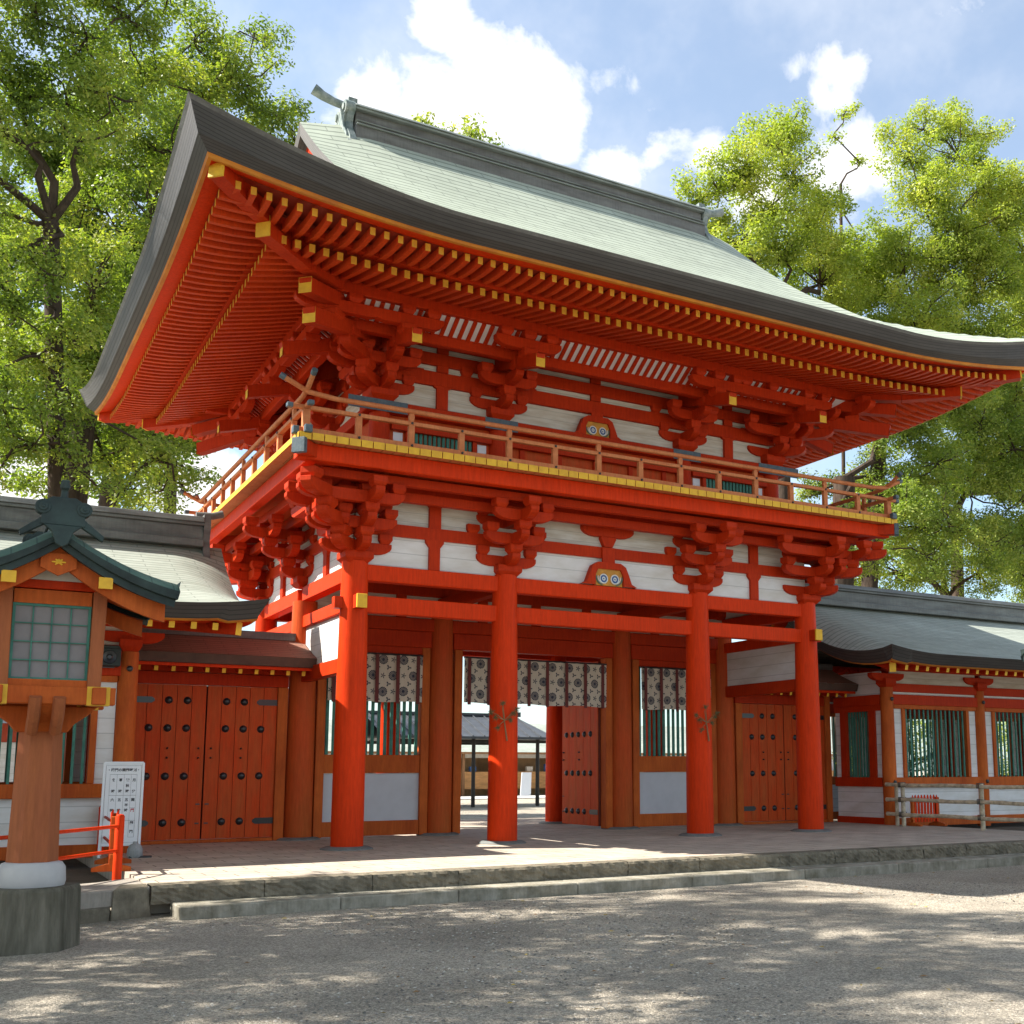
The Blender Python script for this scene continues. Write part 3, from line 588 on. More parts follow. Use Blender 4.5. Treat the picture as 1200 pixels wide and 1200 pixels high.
def door_leaf(parent,loc,rz,w,h,rows,cols,hinge,strapz,name='door_leaf'):
    """leaf spans x 0..w (hinge=-1: hinged at x=0), front face towards -y"""
    m=MB(); t=.06; nb=5; bw=w/nb
    m.box(0,w,-.01,t,0,h,1)
    for i in range(nb): m.box(i*bw+.004,(i+1)*bw-.004,-.03,-.012,0,h,0)
    o=obj(name,m,[REDD,DARK],parent,loc,rz,bevel=.003)
    Rz=Matrix.Rotation(rz,3,'Z')
    def at(x,z,y=-.03): return Vector(loc)+Rz@Vector((x,y,z))
    for ri,z in enumerate(rows):
        for x in cols:
            if z in strapz and ((hinge<0 and x==cols[0]) or (hinge>0 and x==cols[-1])): continue
            s=obj('stud',STUD,None,o,at(x,z),rz); s.rotation_euler=(PI/2,0,0)
    for z in strapz:
        q=MB(); Ls=.38
        pr=[(0,-.055),(Ls-.05,-.055),(Ls,-.02),(Ls,.02),(Ls-.05,.055),(0,.055)]
        if hinge>0: pr=[(w-a,b) for a,b in pr]
        q.prism([(a,z+b) for a,b in pr],'y',-.038,-.03); obj('hinge_strap',q,BLKM,o,loc,rz)
    for x,z in [(w*.5,1.62),(w*.5,1.45),((w-.1) if hinge<0 else .1,1.62),((w-.1) if hinge<0 else .1,1.45)]:
        s=obj('small_stud',SSTUD,None,o,at(x,z),rz); s.rotation_euler=(PI/2,0,0)
    for z in (.28,.62):
        q=MB(); xx=(w-.07) if hinge<0 else .07; q.box(xx-.035,xx+.035,-.04,-.03,z-.012,z+.012); obj('latch_plate',q,BLKM,o,loc,rz)
    return o
ROWS=[.30,1.12,1.98,2.82]
# open leaves of the centre doorway (front faces turned to the passage)
cols5=[.22,.5,.78,1.06,1.34]
door_leaf(gate,(1.68,D+1.80,.06),-PI/2,1.66,3.62,[.30,1.15,2.02,2.95],cols5,1,[.30])
door_leaf(gate,(-1.68,D+.12,.06),PI/2,1.66,3.62,[.30,1.15,2.02,2.95],cols5,-1,[.30])

# --- balcony deck, railing
dk=MB(); i=0; x=-6.39
XE,YA,YB=6.39,-1.41,2*D+1.41
def planks_x(y0,y1):
    x=-XE
    while x<XE-.01:
        x2=min(x+.2,XE)
        e=1
        dk.box(x+.008,x2-.008,y0,y1,6.462,6.545,0); 
        yy=y0 if y0<0 else y1; s=-1 if y0<0 else 1
        dk.box(x+.008,x2-.008,min(yy,yy+s*.012),max(yy,yy+s*.012),6.445,6.56,1); x=x2
planks_x(YA,.30); planks_x(2*D-.3,YB)
for sx in (-1,1):
    y=.305
    while y<2*D-.31:
        y2=min(y+.2,2*D-.305); xa,xb=sorted((sx*XE,sx*4.2)); dk.box(xa,xb,y+.004,y2-.004,6.462,6.545,0)
        xo=sx*XE; dk.box(min(xo,xo+sx*.012),max(xo,xo+sx*.012),y+.004,y2-.004,6.46,6.55,1); y=y2
    for ya,yb in ((YA,.30),(2*D-.3,YB)):
        xo=sx*XE; dk.box(min(xo,xo+sx*.012),max(xo,xo+sx*.012),ya,yb,6.46,6.55,1)
obj('balcony_deck',dk,[RAILM,YEL],gate)
def caps(o,pts,w,h,axis,par):
    for p in pts:
        m=MB(); 
        m.box(-.05,.05,-w/2-.006,w/2+.006,-h/2-.006,h/2+.006); obj('end_cap',m,GREYM,par,p,0 if axis=='x' else PI/2,bevel=.01)
rl=thing  # alias unused
RX,RY0,RY1=6.26,-1.28,2*D+1.28
def rail_line(axis,c,a,b):
    """one side of the railing; c = fixed coordinate, a..b the run"""
    P=(lambda t,z,o=0:(t,c+o,z)) if axis=='x' else (lambda t,z,o=0:(c+o,t,z))
    def bm_(t0,t1,z0,z1,w,name,m=RAILM):
        if axis=='x': return bx(name,t0,t1,c-w/2,c+w/2,z0,z1,m,gate,.006)
        return bx(name,c-w/2,c+w/2,t0,t1,z0,z1,m,gate,.006)
    dz=.0 if axis=='x' else .004
    ba=bm_(a-.16,b+.16,6.548+dz,6.66+dz,.11,'rail_base'); mi=bm_(a-.26,b+.26,6.965+dz,7.03+dz,.085,'middle_rail')
    tp=MB(); up_=lambda t: .16*max(0,(abs(t)-0))**2
    pts=[]; n=30
    for i in range(n+1):
        t=(a-.42)+(b-a+.84)*i/n
        e=max(0,(a+.35)-t,t-(b-.35)); pts.append(P(t,7.215+dz*5+.42*e*e))
    tp.tube(pts,.042,10); top=obj('top_rail',tp,RAILM,gate,smooth=True)
    for o,zz,w,h,ex in ((ba,6.604+dz,.11,.112,.16),(mi,6.998+dz,.085,.065,.26)):
        caps(o,[P(a-ex,zz),P(b+ex,zz)],w,h,axis,o)
    cm=MB()
    for e_ in (0,-1):
        q=Vector(pts[e_]); d=(q-Vector(pts[1 if e_==0 else -2])).normalized(); cm=MB(); cm.tube([(0,0,0),tuple(d*-.09)],.05,10); obj('end_cap',cm,GREYM,top,tuple(q+d*.01),smooth=True)
    # posts
    mid=(a+b)/2; k0=int((b-a)/2/.9)
    for k in range(-k0,k0+1):
        t=mid+k*.9; tall=(k%2!=0) if axis=='x' else (k%2==0)
        if abs(t-a)<.3 or abs(t-b)<.3: continue
        m=MB(); m.box(-.05,.05,-.04,.04,6.66,6.965); 
        if tall: m.prism([(-.035,7.03),(.035,7.03),(.05,7.12),(.035,7.175),(-.035,7.175),(-.05,7.12)],'y',-.03,.03)
        p=obj('rail_post',m,RAILM,gate,P(t,0),0 if axis=='x' else PI/2,bevel=.005)
        for zz,oo in ((6.615,.062),(7.0,.048)):
            s=MB(); s.lathe([(.024,0),(.02,.012),(.005,.018)],8); out=-1 if c<(D if axis=='x' else 0) else 1
            q=obj('nail_cover',s,BLKM,p,P(t,zz,out*oo)); q.rotation_euler=((PI/2 if out<0 else -PI/2),0,0) if axis=='x' else (0,(-PI/2 if out<0 else PI/2),-PI/2)
    for t in (a,b):
        m=MB(); m.box(-.055,.055,-.055,.055,6.66,6.96); obj('rail_post',m,RAILM,gate,P(t,0),0) if axis=='x' else None
rail_line('x',RY0,-RX,RX); rail_line('x',RY1,-RX,RX); rail_line('y',-RX,RY0,RY1); rail_line('y',RX,RY0,RY1)
# diagonal corner beam ends with grey plates under the deck corners
for sx in (-1,1):
    for sy,yc in ((-1,0),(1,2*D)):
        m=MB(); m.box(-.1,.1,-1.95,0,-.11,.11,0); m.box(-.112,.112,-2.02,-1.93,-.122,.122,1)
        rz={(-1,-1):-PI/4,(1,-1):PI/4,(1,1):3*PI/4,(-1,1):-3*PI/4}[(sx,sy)]
        obj('corner_beam',m,[RED,GREYM],gate,(sx*4.98,yc,6.335),rz,bevel=.006)

# --- upper storey body
UX=[-4.46,-2.13,2.13,4.46]; UY0,UY1=.45,2*D-.45; UYM=D
UCM=mesh_of('upper_column',MB().lathe([(.2,6.55),(.19,7.70)],20),RED,True)
for x in UX:
    for y in (UY0,UYM,UY1):
        if y==UYM and abs(x)<3: continue
        obj('upper_column',UCM,None,gate,(x,y,0))
bx('inner_core',-4.2,4.2,.75,2*D-.75,6.56,9.3,DARK,gate)
for y,s in ((UY0,-1),(UY1,1)):
    for i,(a,b) in enumerate(((UX[0],UX[1]),(UX[1],UX[2]),(UX[2],UX[3]))):
        bx('wall_boards',a,b,y-.03,y+.03,6.55,7.66,REDD,gate)
        bx('floor_rail',a+.18,b-.18,y+s*.11-.04,y+s*.11+.04,6.55,6.74,RED,gate,.005)
        bx('head_rail',a+.18,b-.18,y+s*.11-.04,y+s*.11+.04,7.38,7.5,RED,gate,.005)
        yo=y+s*.055
        if i!=1:
            c=(a+b)/2
            fr=MB(); fr.box(-.70,-.62,-.04,.04,6.74,7.38); fr.box(.62,.70,-.04,.04,6.74,7.38); f=obj('window_frame',fr,RED,gate,(c,yo+s*.01,0))
            br=bars(1.24,.64,14,.055); obj('lattice_window',br,GRN,f,(c,yo,6.74))
            for q in (-.83,.83): bx('plaster_strip',c+q-.09,c+q+.09,y+s*.034-.006,y+s*.034+.006,6.85,7.36,WHTP,gate)
        else:
            for q in np.linspace(a+.5,b-.5,5):
                bx('door_stile',q-.05,q+.05,yo-.03,yo+.03,6.745,7.375,RED,gate,.004)
            for q in (-1.45,-.55,.55,1.45): bx('door_fitting',q-.03,q+.03,y+s*.1-.01,y+s*.1+.01,6.9,7.1,GREYM,gate)
for x,s in ((UX[0],-1),(UX[3],1)):
    bx('wall_boards',x-.03,x+.03,UY0+.04,UY1-.04,6.55,7.66,REDD,gate)
def rect2(xa,ya,yb,z0,z1,w,m,name,ext=0):
    rectbeam(xa,ya,yb,z0,z1,w,m,name,ext)
rect2(4.46,UY0,UY1,7.665,7.87,.40,RED,'head_beam',.32)
for x in UX:
    for y,s in ((UY0,-1),(UY1,1)):
        w=.34 if abs(x)<3 else .55; xo=x if abs(x)<3 else x+.1*np.sign(x)
        bx('beam_fitting',xo-w,xo+w,y+s*.2-.008,y+s*.2+.012 if s>0 else y+s*.2+.008,7.662,7.874,GREYM,gate)
rect2(4.46,UY0,UY1,7.871,8.35,.05,BARD,'wall_panel'); rect2(4.46,UY0,UY1,8.35,8.62,.18,RED,'wall_beam',.09)
rect2(4.46,UY0,UY1,8.62,8.75,.05,BARD,'wall_panel'); rect2(4.46,UY0,UY1,8.75,8.98,.18,RED,'wall_beam',.09)
rect2(4.46,UY0,UY1,8.98,9.10,.05,BARD,'wall_panel'); rect2(4.46,UY0,UY1,9.10,9.75,.18,RED,'wall_beam',.09)
for y,s in ((UY0,0),(UY1,PI)):
    for x in ((UX[0]+UX[1])/2,(UX[2]+UX[3])/2,0):
        for z,h in ((7.872,.478),(8.622,.128),(8.982,.118)):
            if x==0 and z<8: continue
            m=MB(); w=.11; m.prism([(-w,0),(w,0),(w,h-.1*min(1,h)),(w+.06,h-.02),(w+.06,h),(-w-.06,h),(-w-.06,h-.02),(-w,h-.1*min(1,h))] if h>.3 else [(-w,0),(w,0),(w,h),(-w,h)],'y',-.095,.095); obj('strut',m,RED,gate,(x,y,z),s)
frogleg(gate,0,UY0-.11,7.87,.9,0)
bx('strut',-.13,.13,UY0-.14,UY0-.1,8.27,8.36,RED,gate)
# brackets under the eaves with long tail rafters
US,UP=.43,.37
def ubracket():
    m=bracket(US,UP,.22,tiers=2,daito=.50)
    # third tier: tail rafter reaching outwards and down, cross arm with three blocks
    y0,z0,y1,z1=.6,1.16,-1.80,.66
    m.beam((0,y0,z0+.12),(0,y1+.004,z1),.17,.24,0)
    arm(m,'x',0,-2*US+.0,.22+2*UP-.04,.62,h=.2)
    for q in (-.46,.46): block(m,q,-2*US,.22+2*UP+.16,.24,.14)
    block(m,0,-3*US,.86,.27,.15)
    arm(m,'x',0,-3*US,1.0,.66,h=.2)
    for q in (-.46,0,.46): block(m,q,-3*US,1.2,.25,.15)
    # yellow tail end
    m.add([(-.088,-1.806,.535),(.088,-1.806,.535),(.088,-1.806,.775),(-.088,-1.806,.775)],[(0,1,2,3)],1)
    return m
UB=mesh_of('eave_bracket',ubracket(),[RED,YEL])
def ucorner():
    m=bracket_corner(US,UP,.22,tiers=2,daito=.52)
    for rot in (0,-PI/2):
        t=MB(); t.beam((0,.5,1.26),(0,-1.80,.66),.17,.24,0); t.add([(-.088,-1.806,.535),(.088,-1.806,.535),(.088,-1.806,.775),(-.088,-1.806,.775)],[(0,1,2,3)],1)
        arm(t,'x',0,-3*US,1.0,.66,h=.2)
        for q in (0,.46): block(t,q,-3*US,1.2,.25,.15)
        arm(t,'x',-3*US+.1,-3*US,1.002,.75,h=.2,t=.16)
        for q in (-3*US-.35,-3*US+.35): block(t,q,-3*US,1.2,.25,.15)
        block(t,0,-3*US,.86,.27,.15)
        arm(t,'x',-US,-2*US,.22+2*UP-.04,.9,h=.2)
        for q in (-2*US-.1,.46): block(t,q,-2*US,.22+2*UP+.16,.24,.14)
        t.xf(Matrix.Translation((0,0,.0045 if rot else 0))@Matrix.Rotation(rot,4,'Z')); m.merge(t)
    t=MB()
    t.beam((0,.5,1.30),(0,-2.60,.62),.22,.26,0); t.add([(-.115,-2.606,.49),(.115,-2.606,.49),(.115,-2.606,.75),(-.115,-2.606,.75)],[(0,1,2,3)],1)
    t.beam((0,.3,1.55),(0,-2.75,1.06),.22,.24,0); t.add([(-.115,-2.756,.93),(.115,-2.756,.93),(.115,-2.756,1.19),(-.115,-2.756,1.19)],[(0,1,2,3)],1)
    block(t,0,-3*US*1.414,.84,.3,.16); t.xf(Matrix.Rotation(-PI/4,4,'Z')); m.merge(t)
    return m
UC=mesh_of('eave_bracket',ucorner(),[RED,YEL])
for x in UX[1:-1]:
    obj('eave_bracket',UB,None,gate,(x,UY0,7.872),0,bevel=.008); obj('eave_bracket',UB,None,gate,(x,UY1,7.872),PI,bevel=.008)
obj('eave_bracket',UB,None,gate,(UX[0],UYM,7.872),-PI/2,bevel=.008); obj('eave_bracket',UB,None,gate,(UX[3],UYM,7.872),PI/2,bevel=.008)
for (x,y,r) in ((UX[0],UY0,0),(UX[3],UY0,PI/2),(UX[3],UY1,PI),(UX[0],UY1,-PI/2)): obj('eave_bracket',UC,None,gate,(x,y,7.872),r,bevel=.008)
PUR=3*US
rect2(4.46+2*US,UY0-2*US,UY1+2*US,8.80,9.0,.15,RED,'inner_purlin',.1)
rect2(4.46+PUR,UY0-PUR,UY1+PUR,9.22,9.44,.2,RED,'outer_purlin',.55)
# ribbed white cove between inner and outer purlins
for axis in ('f','b','l','r'):
    m=MB(); Lh=4.46+2*US if axis in 'fb' else (UY1-UY0)/2+2*US
    Rz={'f':0,'b':PI,'l':-PI/2,'r':PI/2}[axis]
    m.add([(-Lh,0,0),(Lh,0,0),(Lh+.3,-.36,.24),(-Lh-.3,-.36,.24)],[(0,1,2,3)],0)
    k=int(2*Lh/.17)
    for i in range(k):
        x=-Lh+2*Lh*(i+.5)/k; m.beam((x,0,-.01),(x,-.36,.23),.07,.06,1)
    loc={'f':(0,UY0-2*US-.07,8.99),'b':(0,UY1+2*US+.07,8.99),'l':(-4.46-2*US-.07,D,8.99),'r':(4.46+2*US+.07,D,8.99)}[axis]
    obj('ribbed_cove',m,[WHTP,RED],gate,loc,Rz)

# --- main roof
EX,EY,Z0=8.66,6.86,9.52
def lift1(t): s=max(0.0,1-t/4.16); return .70*s**1.8
def Pf(d): return .453*d+.036*d*d
def lift(ds,df): return lift1(max(ds,df))
def bow(t): return .0
def sgrid(n,a,b): return [a+(b-a)*i/n for i in range(n+1)]
VX=5.45
def upts():
    return sgrid(14,-EX,-VX)[:-1]+sgrid(20,-VX,VX)+sgrid(14,VX,EX)[1:]
top=MB()
NS=34
def zf(x,df): ds=EX-abs(x); return Z0+lift(ds,df)+Pf(df)
for s in (-1,1):
    P=[];U=[]
    for i in range(NS+1):
        df=EY*(i/NS); y=D+s*(EY-df); slope=df*1.18
        P.append([(x,y,zf(x,df)+.36*(df/EY)**3*(1-max(0,(abs(x)-3.9)/1.55)**2)+(.10*max(0,(abs(x)-4.6)/.85)**2*min(1,df/3))) for x in sgrid(24,-VX,VX)]); U.append([(x,slope) for x in sgrid(24,-VX,VX)])
    top.grid(P,U)
# skirt corners and sides
for sx in (-1,1):
    P=[];U=[]; ys=sgrid(56,-EY,EY); nxs=20
    for y in ys:
        df=EY-abs(y); row=[];ur=[]
        for i in range(nxs+1):
            ds=(EX-VX)*(1-i/nxs); x=sx*(EX-ds); d=min(df,ds); row.append((x,D+y,Z0+lift(ds,df)+Pf(d))); ur.append((y if ds<df else x,d*1.12))
        P.append(row);U.append(ur)
    top.grid(P,U)
    P=[];U=[]
    for y in sgrid(24,-3.0,3.0):
        row=[];ur=[]
        for i in range(5):
            ds=EX-VX+.65*i/4; x=sx*(EX-ds); row.append((x,D+y,Z0+Pf(ds)+lift(ds,EY-abs(y)))); ur.append((y,ds*1.12))
        P.append(row);U.append(ur)
    top.grid(P,U)
roof=obj('roof',top,[ROOFM],gate,smooth=True)
# eave edge band: follows the whole perimeter
def perim(n=64):
    pts=[]
    def e(sx,sy,t): pass
    X=sgrid(n,-EX,EX); Y=sgrid(n,-EY,EY)
    for x in X[:-1]: pts.append((x,-EY,EX-abs(x),(0,-1)))
    for y in Y[:-1]: pts.append((EX,y,EY-abs(y),(1,0)))
    for x in X[::-1][:-1]: pts.append((x,EY,EX-abs(x),(0,1)))
    for y in Y[::-1][:-1]: pts.append((-EX,y,EY-abs(y),(-1,0)))
    return pts
def ring(inset,dz,liftk=1.0,dth=0.0):
    out=[]
    for x,y,t,nn in perim():
        k=(EX-inset)/EX; ky=(EY-inset)/EY; l=lift1(t)
        out.append((x*k,D+y*ky,Z0+l*liftk+dz-dth*l/.70))
    return out
def band(name,rings,mats,mi,par=roof,uvs=None):
    m=MB(); m.weld=1; n=len(rings[0]); 
    for a in range(len(rings)-1):
        v0=0
        A,B=rings[a],rings[a+1]
        acc=0; us=[0]
        for i in range(n): 
            q=A[(i+1)%n]; acc+=math.dist(A[i],q); us.append(acc)
        for i in range(n):
            j=(i+1)%n; h=math.dist(A[i],B[i]); h2=math.dist(A[j],B[j]); vv=uvs[a] if uvs else 0
            m.add([A[i],A[j],B[j],B[i]],[(0,1,2,3)],mi[a],[(us[i],vv),(us[i+1],vv),(us[i+1],vv+h2),(us[i],vv+h)])
    return obj(name,m,mats,par)
r0=ring(-.01,.012); r1=ring(.03,-.03,1,.03); r1b=ring(.17,-.19,1,.24); r2=ring(.33,-.25,1,.33)
band('eave_edge',[r0,r1,r1b,r2],[EAVEM,RIDGE],[1,0,0],uvs=[0,0,.45])
r3=ring(.345,-.262,1,.34); r4=ring(.345,-.292,1,.355); r5=ring(.40,-.297,1,.355)
band('ochre_eave_trim',[r2,r3,r4,r5],[YELO],[0,0,0])
r6=ring(.402,-.280,1,.355); r7=ring(.64,-.27,1,.34); r8=ring(.66,-.2,1,.34)
band('eave_board',[r5,r6,r7,r8],[REDB],[0,0,0])
# soffit boards above the rafters
def sofz(inset,l): 
    # underside height of boards as function of distance from eave
    return Z0-.235+.0*inset
def lf(inset,t):
    return lift1(t)*max(0,1-max(0,inset-.64)/3.6)
def sof_ring(inset,dz): 
    out=[]
    for x,y,t,nn in perim():
        k=(EX-inset)/EX; ky=(EY-inset)/EY; out.append((x*k,D+y*ky,Z0+dz+lf(inset,t)-.34*lift1(t)/.70*max(0,1-max(0,inset-.64)/3.6)))
    return out
band('soffit_boards',[sof_ring(.64,-.275),sof_ring(1.60,-.12),sof_ring(1.62,-.32),sof_ring(4.25,.46)],[mat('soffit board red',(.42,.045,.015),.6,.15,3)],[0,0,0])
# rafters
def rz_f(inset,t): return lf(inset,t)-.34*lift1(t)/.70*max(0,1-max(0,inset-.64)/3.6)
def rafter(side,u,tier):
    """one rafter; u = coordinate along the eave"""
    half=EX if side in 'fb' else EY; t=half-abs(u)
    m=MB()
    if tier=='fly': i0,i1=.62,1.75; z0,z1=-.345,-.175; w,h=.082,.12
    else: i0,i1=1.50,4.3; z0,z1=-.43,.38; w,h=.092,.13
    # stop at the diagonal hip
    i1=min(i1,t-.02)
    if i1-i0<.12: return None
    n=5 if tier=='fly' else 4; pts=[]
    for k in range(n+1):
        i=i0+(i1-i0)*k/n; full=(i-i0)/((1.75 if tier=='fly' else 4.3)-i0)
        z=Z0+z0+(z1-z0)*full+rz_f(i,t)+(-.045*math.sin(PI*min(1,full)) if tier=='fly' else -.05*math.sin(PI*min(1,full)))
        o=(EX if side in 'lr' else EY)-i
        pts.append({'f':(u,D-o,z),'b':(u,D+o,z),'l':(-o,D+u,z),'r':(o,D+u,z)}[side])
    r=Vector((1,0,0)) if side in 'fb' else Vector((0,1,0)); vs=[]
    for p in pts:
        p=Vector(p); vs+=[p-r*w/2-Vector((0,0,h/2)),p+r*w/2-Vector((0,0,h/2)),p+r*w/2+Vector((0,0,h/2)),p-r*w/2+Vector((0,0,h/2))]
    fs=[];ms=[]
    for k in range(n):
        for q in range(4): fs.append((k*4+q,k*4+(q+1)%4,k*4+4+(q+1)%4,k*4+4+q)); ms.append(0)
    fs+=[(0,1,2,3),(n*4+3,n*4+2,n*4+1,n*4)]; ms+=[1,0]
    m.add(vs,fs,ms); return m
rest=MB(); shown=0; pitchr=.218
def run(side,tier):
    half=(EX if side in 'fb' else EY)-(.80 if tier=='fly' else 1.66); k=int(half/pitchr)
    return [i*pitchr for i in range(-k,k+1)]
jobs=[('f',u,'fly') for u in run('f','fly')]+[('l',u,'fly') for u in run('l','fly')][:100]
jobs_rest=[('f',u,'base') for u in run('f','base')]+[('l',u,'base') for u in run('l','base')]+[(s,u,t) for s in 'br' for t in ('fly','base') for u in run(s,t)]
ind=jobs[:100]; jobs_rest+=jobs[100:]
YELR=mat('amber rafter end paint',(.66,.33,.03),.6,.1,6,spec=.2,col2=(.50,.22,.02))
RAFM=mat('rafter vermilion',(.60,.062,.010),.5,.12,2.0,bump=.05,spec=.1,col2=(.50,.045,.012))
for s_,u,t in ind:
    m=rafter(s_,u,t)
    if m: obj('flying_rafter',m,[RAFM,YELR],roof)
for s_,u,t in jobs_rest:
    m=rafter(s_,u,t)
    if m: rest.merge(m)
obj('rafter_rows',rest,[RAFM,YELR],roof,kind='stuff')
# kioi beam over the lower rafter tips
kr=lambda i,dz:[(x*(EX-i)/EX,D+y*(EY-i)/EY,Z0+dz+rz_f(i,t)) for x,y,t,nn in perim()]
band('eave_beam',[kr(1.44,-.355),kr(1.44,-.255),kr(1.64,-.23),kr(1.64,-.33),kr(1.44,-.355)],[RED],[0,0,0,0])
# hip rafters
for sx in (-1,1):
    for sy in (-1,1):
        m=MB()
        def hp(i,dz): return Vector((sx*(EX-i),D+sy*(EY-i),Z0+dz+rz_f(i,0 if i<.64 else i*0.35)))
        pts_l=[hp(4.2,.16),hp(3.0,-.20),hp(2.2,-.40),hp(1.35,-.50)]
        pts_u=[hp(2.2,-.26),hp(1.5,-.30),hp(1.0,-.34),hp(.50,-.36)]
        for pts,w,h in ((pts_l,.22,.30),(pts_u,.22,.26)):
            for a,b in zip(pts[:-1],pts[1:]): m.beam(a,b,w,h,0)
            d=(pts[-1]-pts[-2]).normalized(); m.beam(pts[-1],pts[-1]+d*.03,w+.01,h+.01,1)
        obj('hip_rafter',m,[RED,YEL],roof)
# gables at both ends: thick verge, barge board, plank wall
for sx in (-1,1):
    m=MB(); 
    ds=[i/24*EY for i in range(10,25)]
    def zt(df): return zf(VX,df)+.10*min(1,df/3)
    for s in (-1,1):
        A=[(sx*VX,D+s*(EY-d),zt(d)) for d in ds]; B=[(sx*(VX-.02),p[1],p[2]-.30) for p in A]; Cc=[(sx*(VX-.35),p[1],p[2]-.32) for p in A]
        m.grid([A,B,Cc],[[(p[1],0) for p in A],[(p[1],.3) for p in A],[(p[1],.6) for p in A]],0)
        A2=[(sx*(VX-.2),p[1],p[2]-.31) for p in A]; B2=[(sx*(VX-.2),p[1],p[2]-.72) for p in A]; A3=[(sx*(VX-.28),p[1],p[2]-.31) for p in A]; B3=[(sx*(VX-.28),p[1],p[2]-.72) for p in A]
        m.grid([A3,A2,B2,B3],None,1)
    obj('verge',m,[EAVEM,RED],roof)
    gp=[(D+s*(EY-d),zt(d)-.3) for s,dl in ((-1,ds),(1,ds[::-1])) for d in dl]
    gm=MB().prism(gp,'x',sx*4.78,sx*4.85); obj('gable_wall',gm,DARK,roof)
# ridge
rg=MB(); zr=14.18
rg.box(-4.4,4.4,D-.42,D+.42,zr,zr+.30); rg.box(-4.39,4.39,D-.46,D+.46,zr+.30,zr+.33,1); rg.box(-4.38,4.38,D-.37,D+.37,zr+.33,zr+.40); rg.box(-4.39,4.39,D-.41,D+.41,zr+.40,zr+.425,1); rg.box(-4.38,4.38,D-.28,D+.28,zr+.425,zr+.68); rg.box(-4.4,4.4,D-.38,D+.38,zr+.68,zr+.73,1)
rg.prism([(D-.42,zr+.73),(D+.42,zr+.73),(D+.36,zr+.80),(D,zr+.86),(D-.36,zr+.80)],'x',-4.42,4.42,1)
ridge=obj('ridge',rg,[RIDGE,mat('ridge cap copper',(.26,.29,.28),.6,.2,3,(.6,3,3),spec=.3,col2=(.15,.165,.16))],gate,bevel=.015)
def oniita(par,x,y,z,sc,sx,mt=BRONZE,axis='x',tori=True):
    """end ornament plate with shoulders, scroll feet and a horn"""
    m=MB(); pr=[(-.36,.25),(-.30,.45),(-.40,.66),(-.36,.95),(-.22,1.02),(.22,1.02),(.36,.95),(.40,.66),(.30,.45),(.36,.25),(.62,-.10),(.70,-.42),(.52,-.50),(.40,-.30),(.20,-.02),(0,.06),(-.20,-.02),(-.40,-.30),(-.52,-.50),(-.70,-.42),(-.62,-.10)]
    # thick plate from fan halves
    pr=[(a*sc,b*sc) for a,b in pr]
    def plate(t0,t1,k=1.0):
        cx=(0,.5*sc); n=len(pr); vs=[]
        for t in (t0,t1): vs+=[(t,cx[0]+(p[0]-cx[0])*k,cx[1]+(p[1]-cx[1])*k) for p in pr]+[(t,cx[0],cx[1])]
        fs=[]
        for i in range(n):
            j=(i+1)%n; fs+=[(i,j,n),(n+1+j,n+1+i,2*n+1),(i,j,n+1+j,n+1+i)]
        m.add(vs,fs)
    plate(0,.16*sc); plate(.16*sc,.22*sc,.8)
    for s in (-1,1):
        m.tube([(-.02*sc,s*.60*sc,-.36*sc),(.24*sc,s*.60*sc,-.36*sc)],.15*sc,12)
        m.tube([(-.02*sc,s*.30*sc,.80*sc),(.23*sc,s*.30*sc,.80*sc)],.17*sc,12); m.tube([(.23*sc,s*.30*sc,.80*sc),(.27*sc,s*.30*sc,.80*sc)],.09*sc,12)
    if tori:
        m.tube([(-.25*sc,0,1.0*sc),(.1*sc,0,1.0*sc),(.40*sc,0,1.03*sc),(.68*sc,0,1.10*sc),(.92*sc,0,1.21*sc)],[.10*sc,.10*sc,.10*sc,.115*sc,.14*sc],12)
        m.box(-.1*sc,.12*sc,-.3*sc,.3*sc,1.0*sc,1.10*sc)
    return obj('ridge_end_ornament',m,mt,par,(x,y,z),0 if sx>0 else PI,smooth=True)
oniita(ridge,-4.42,D,14.22,.84,-1); oniita(ridge,4.42,D,14.22,.84,1)

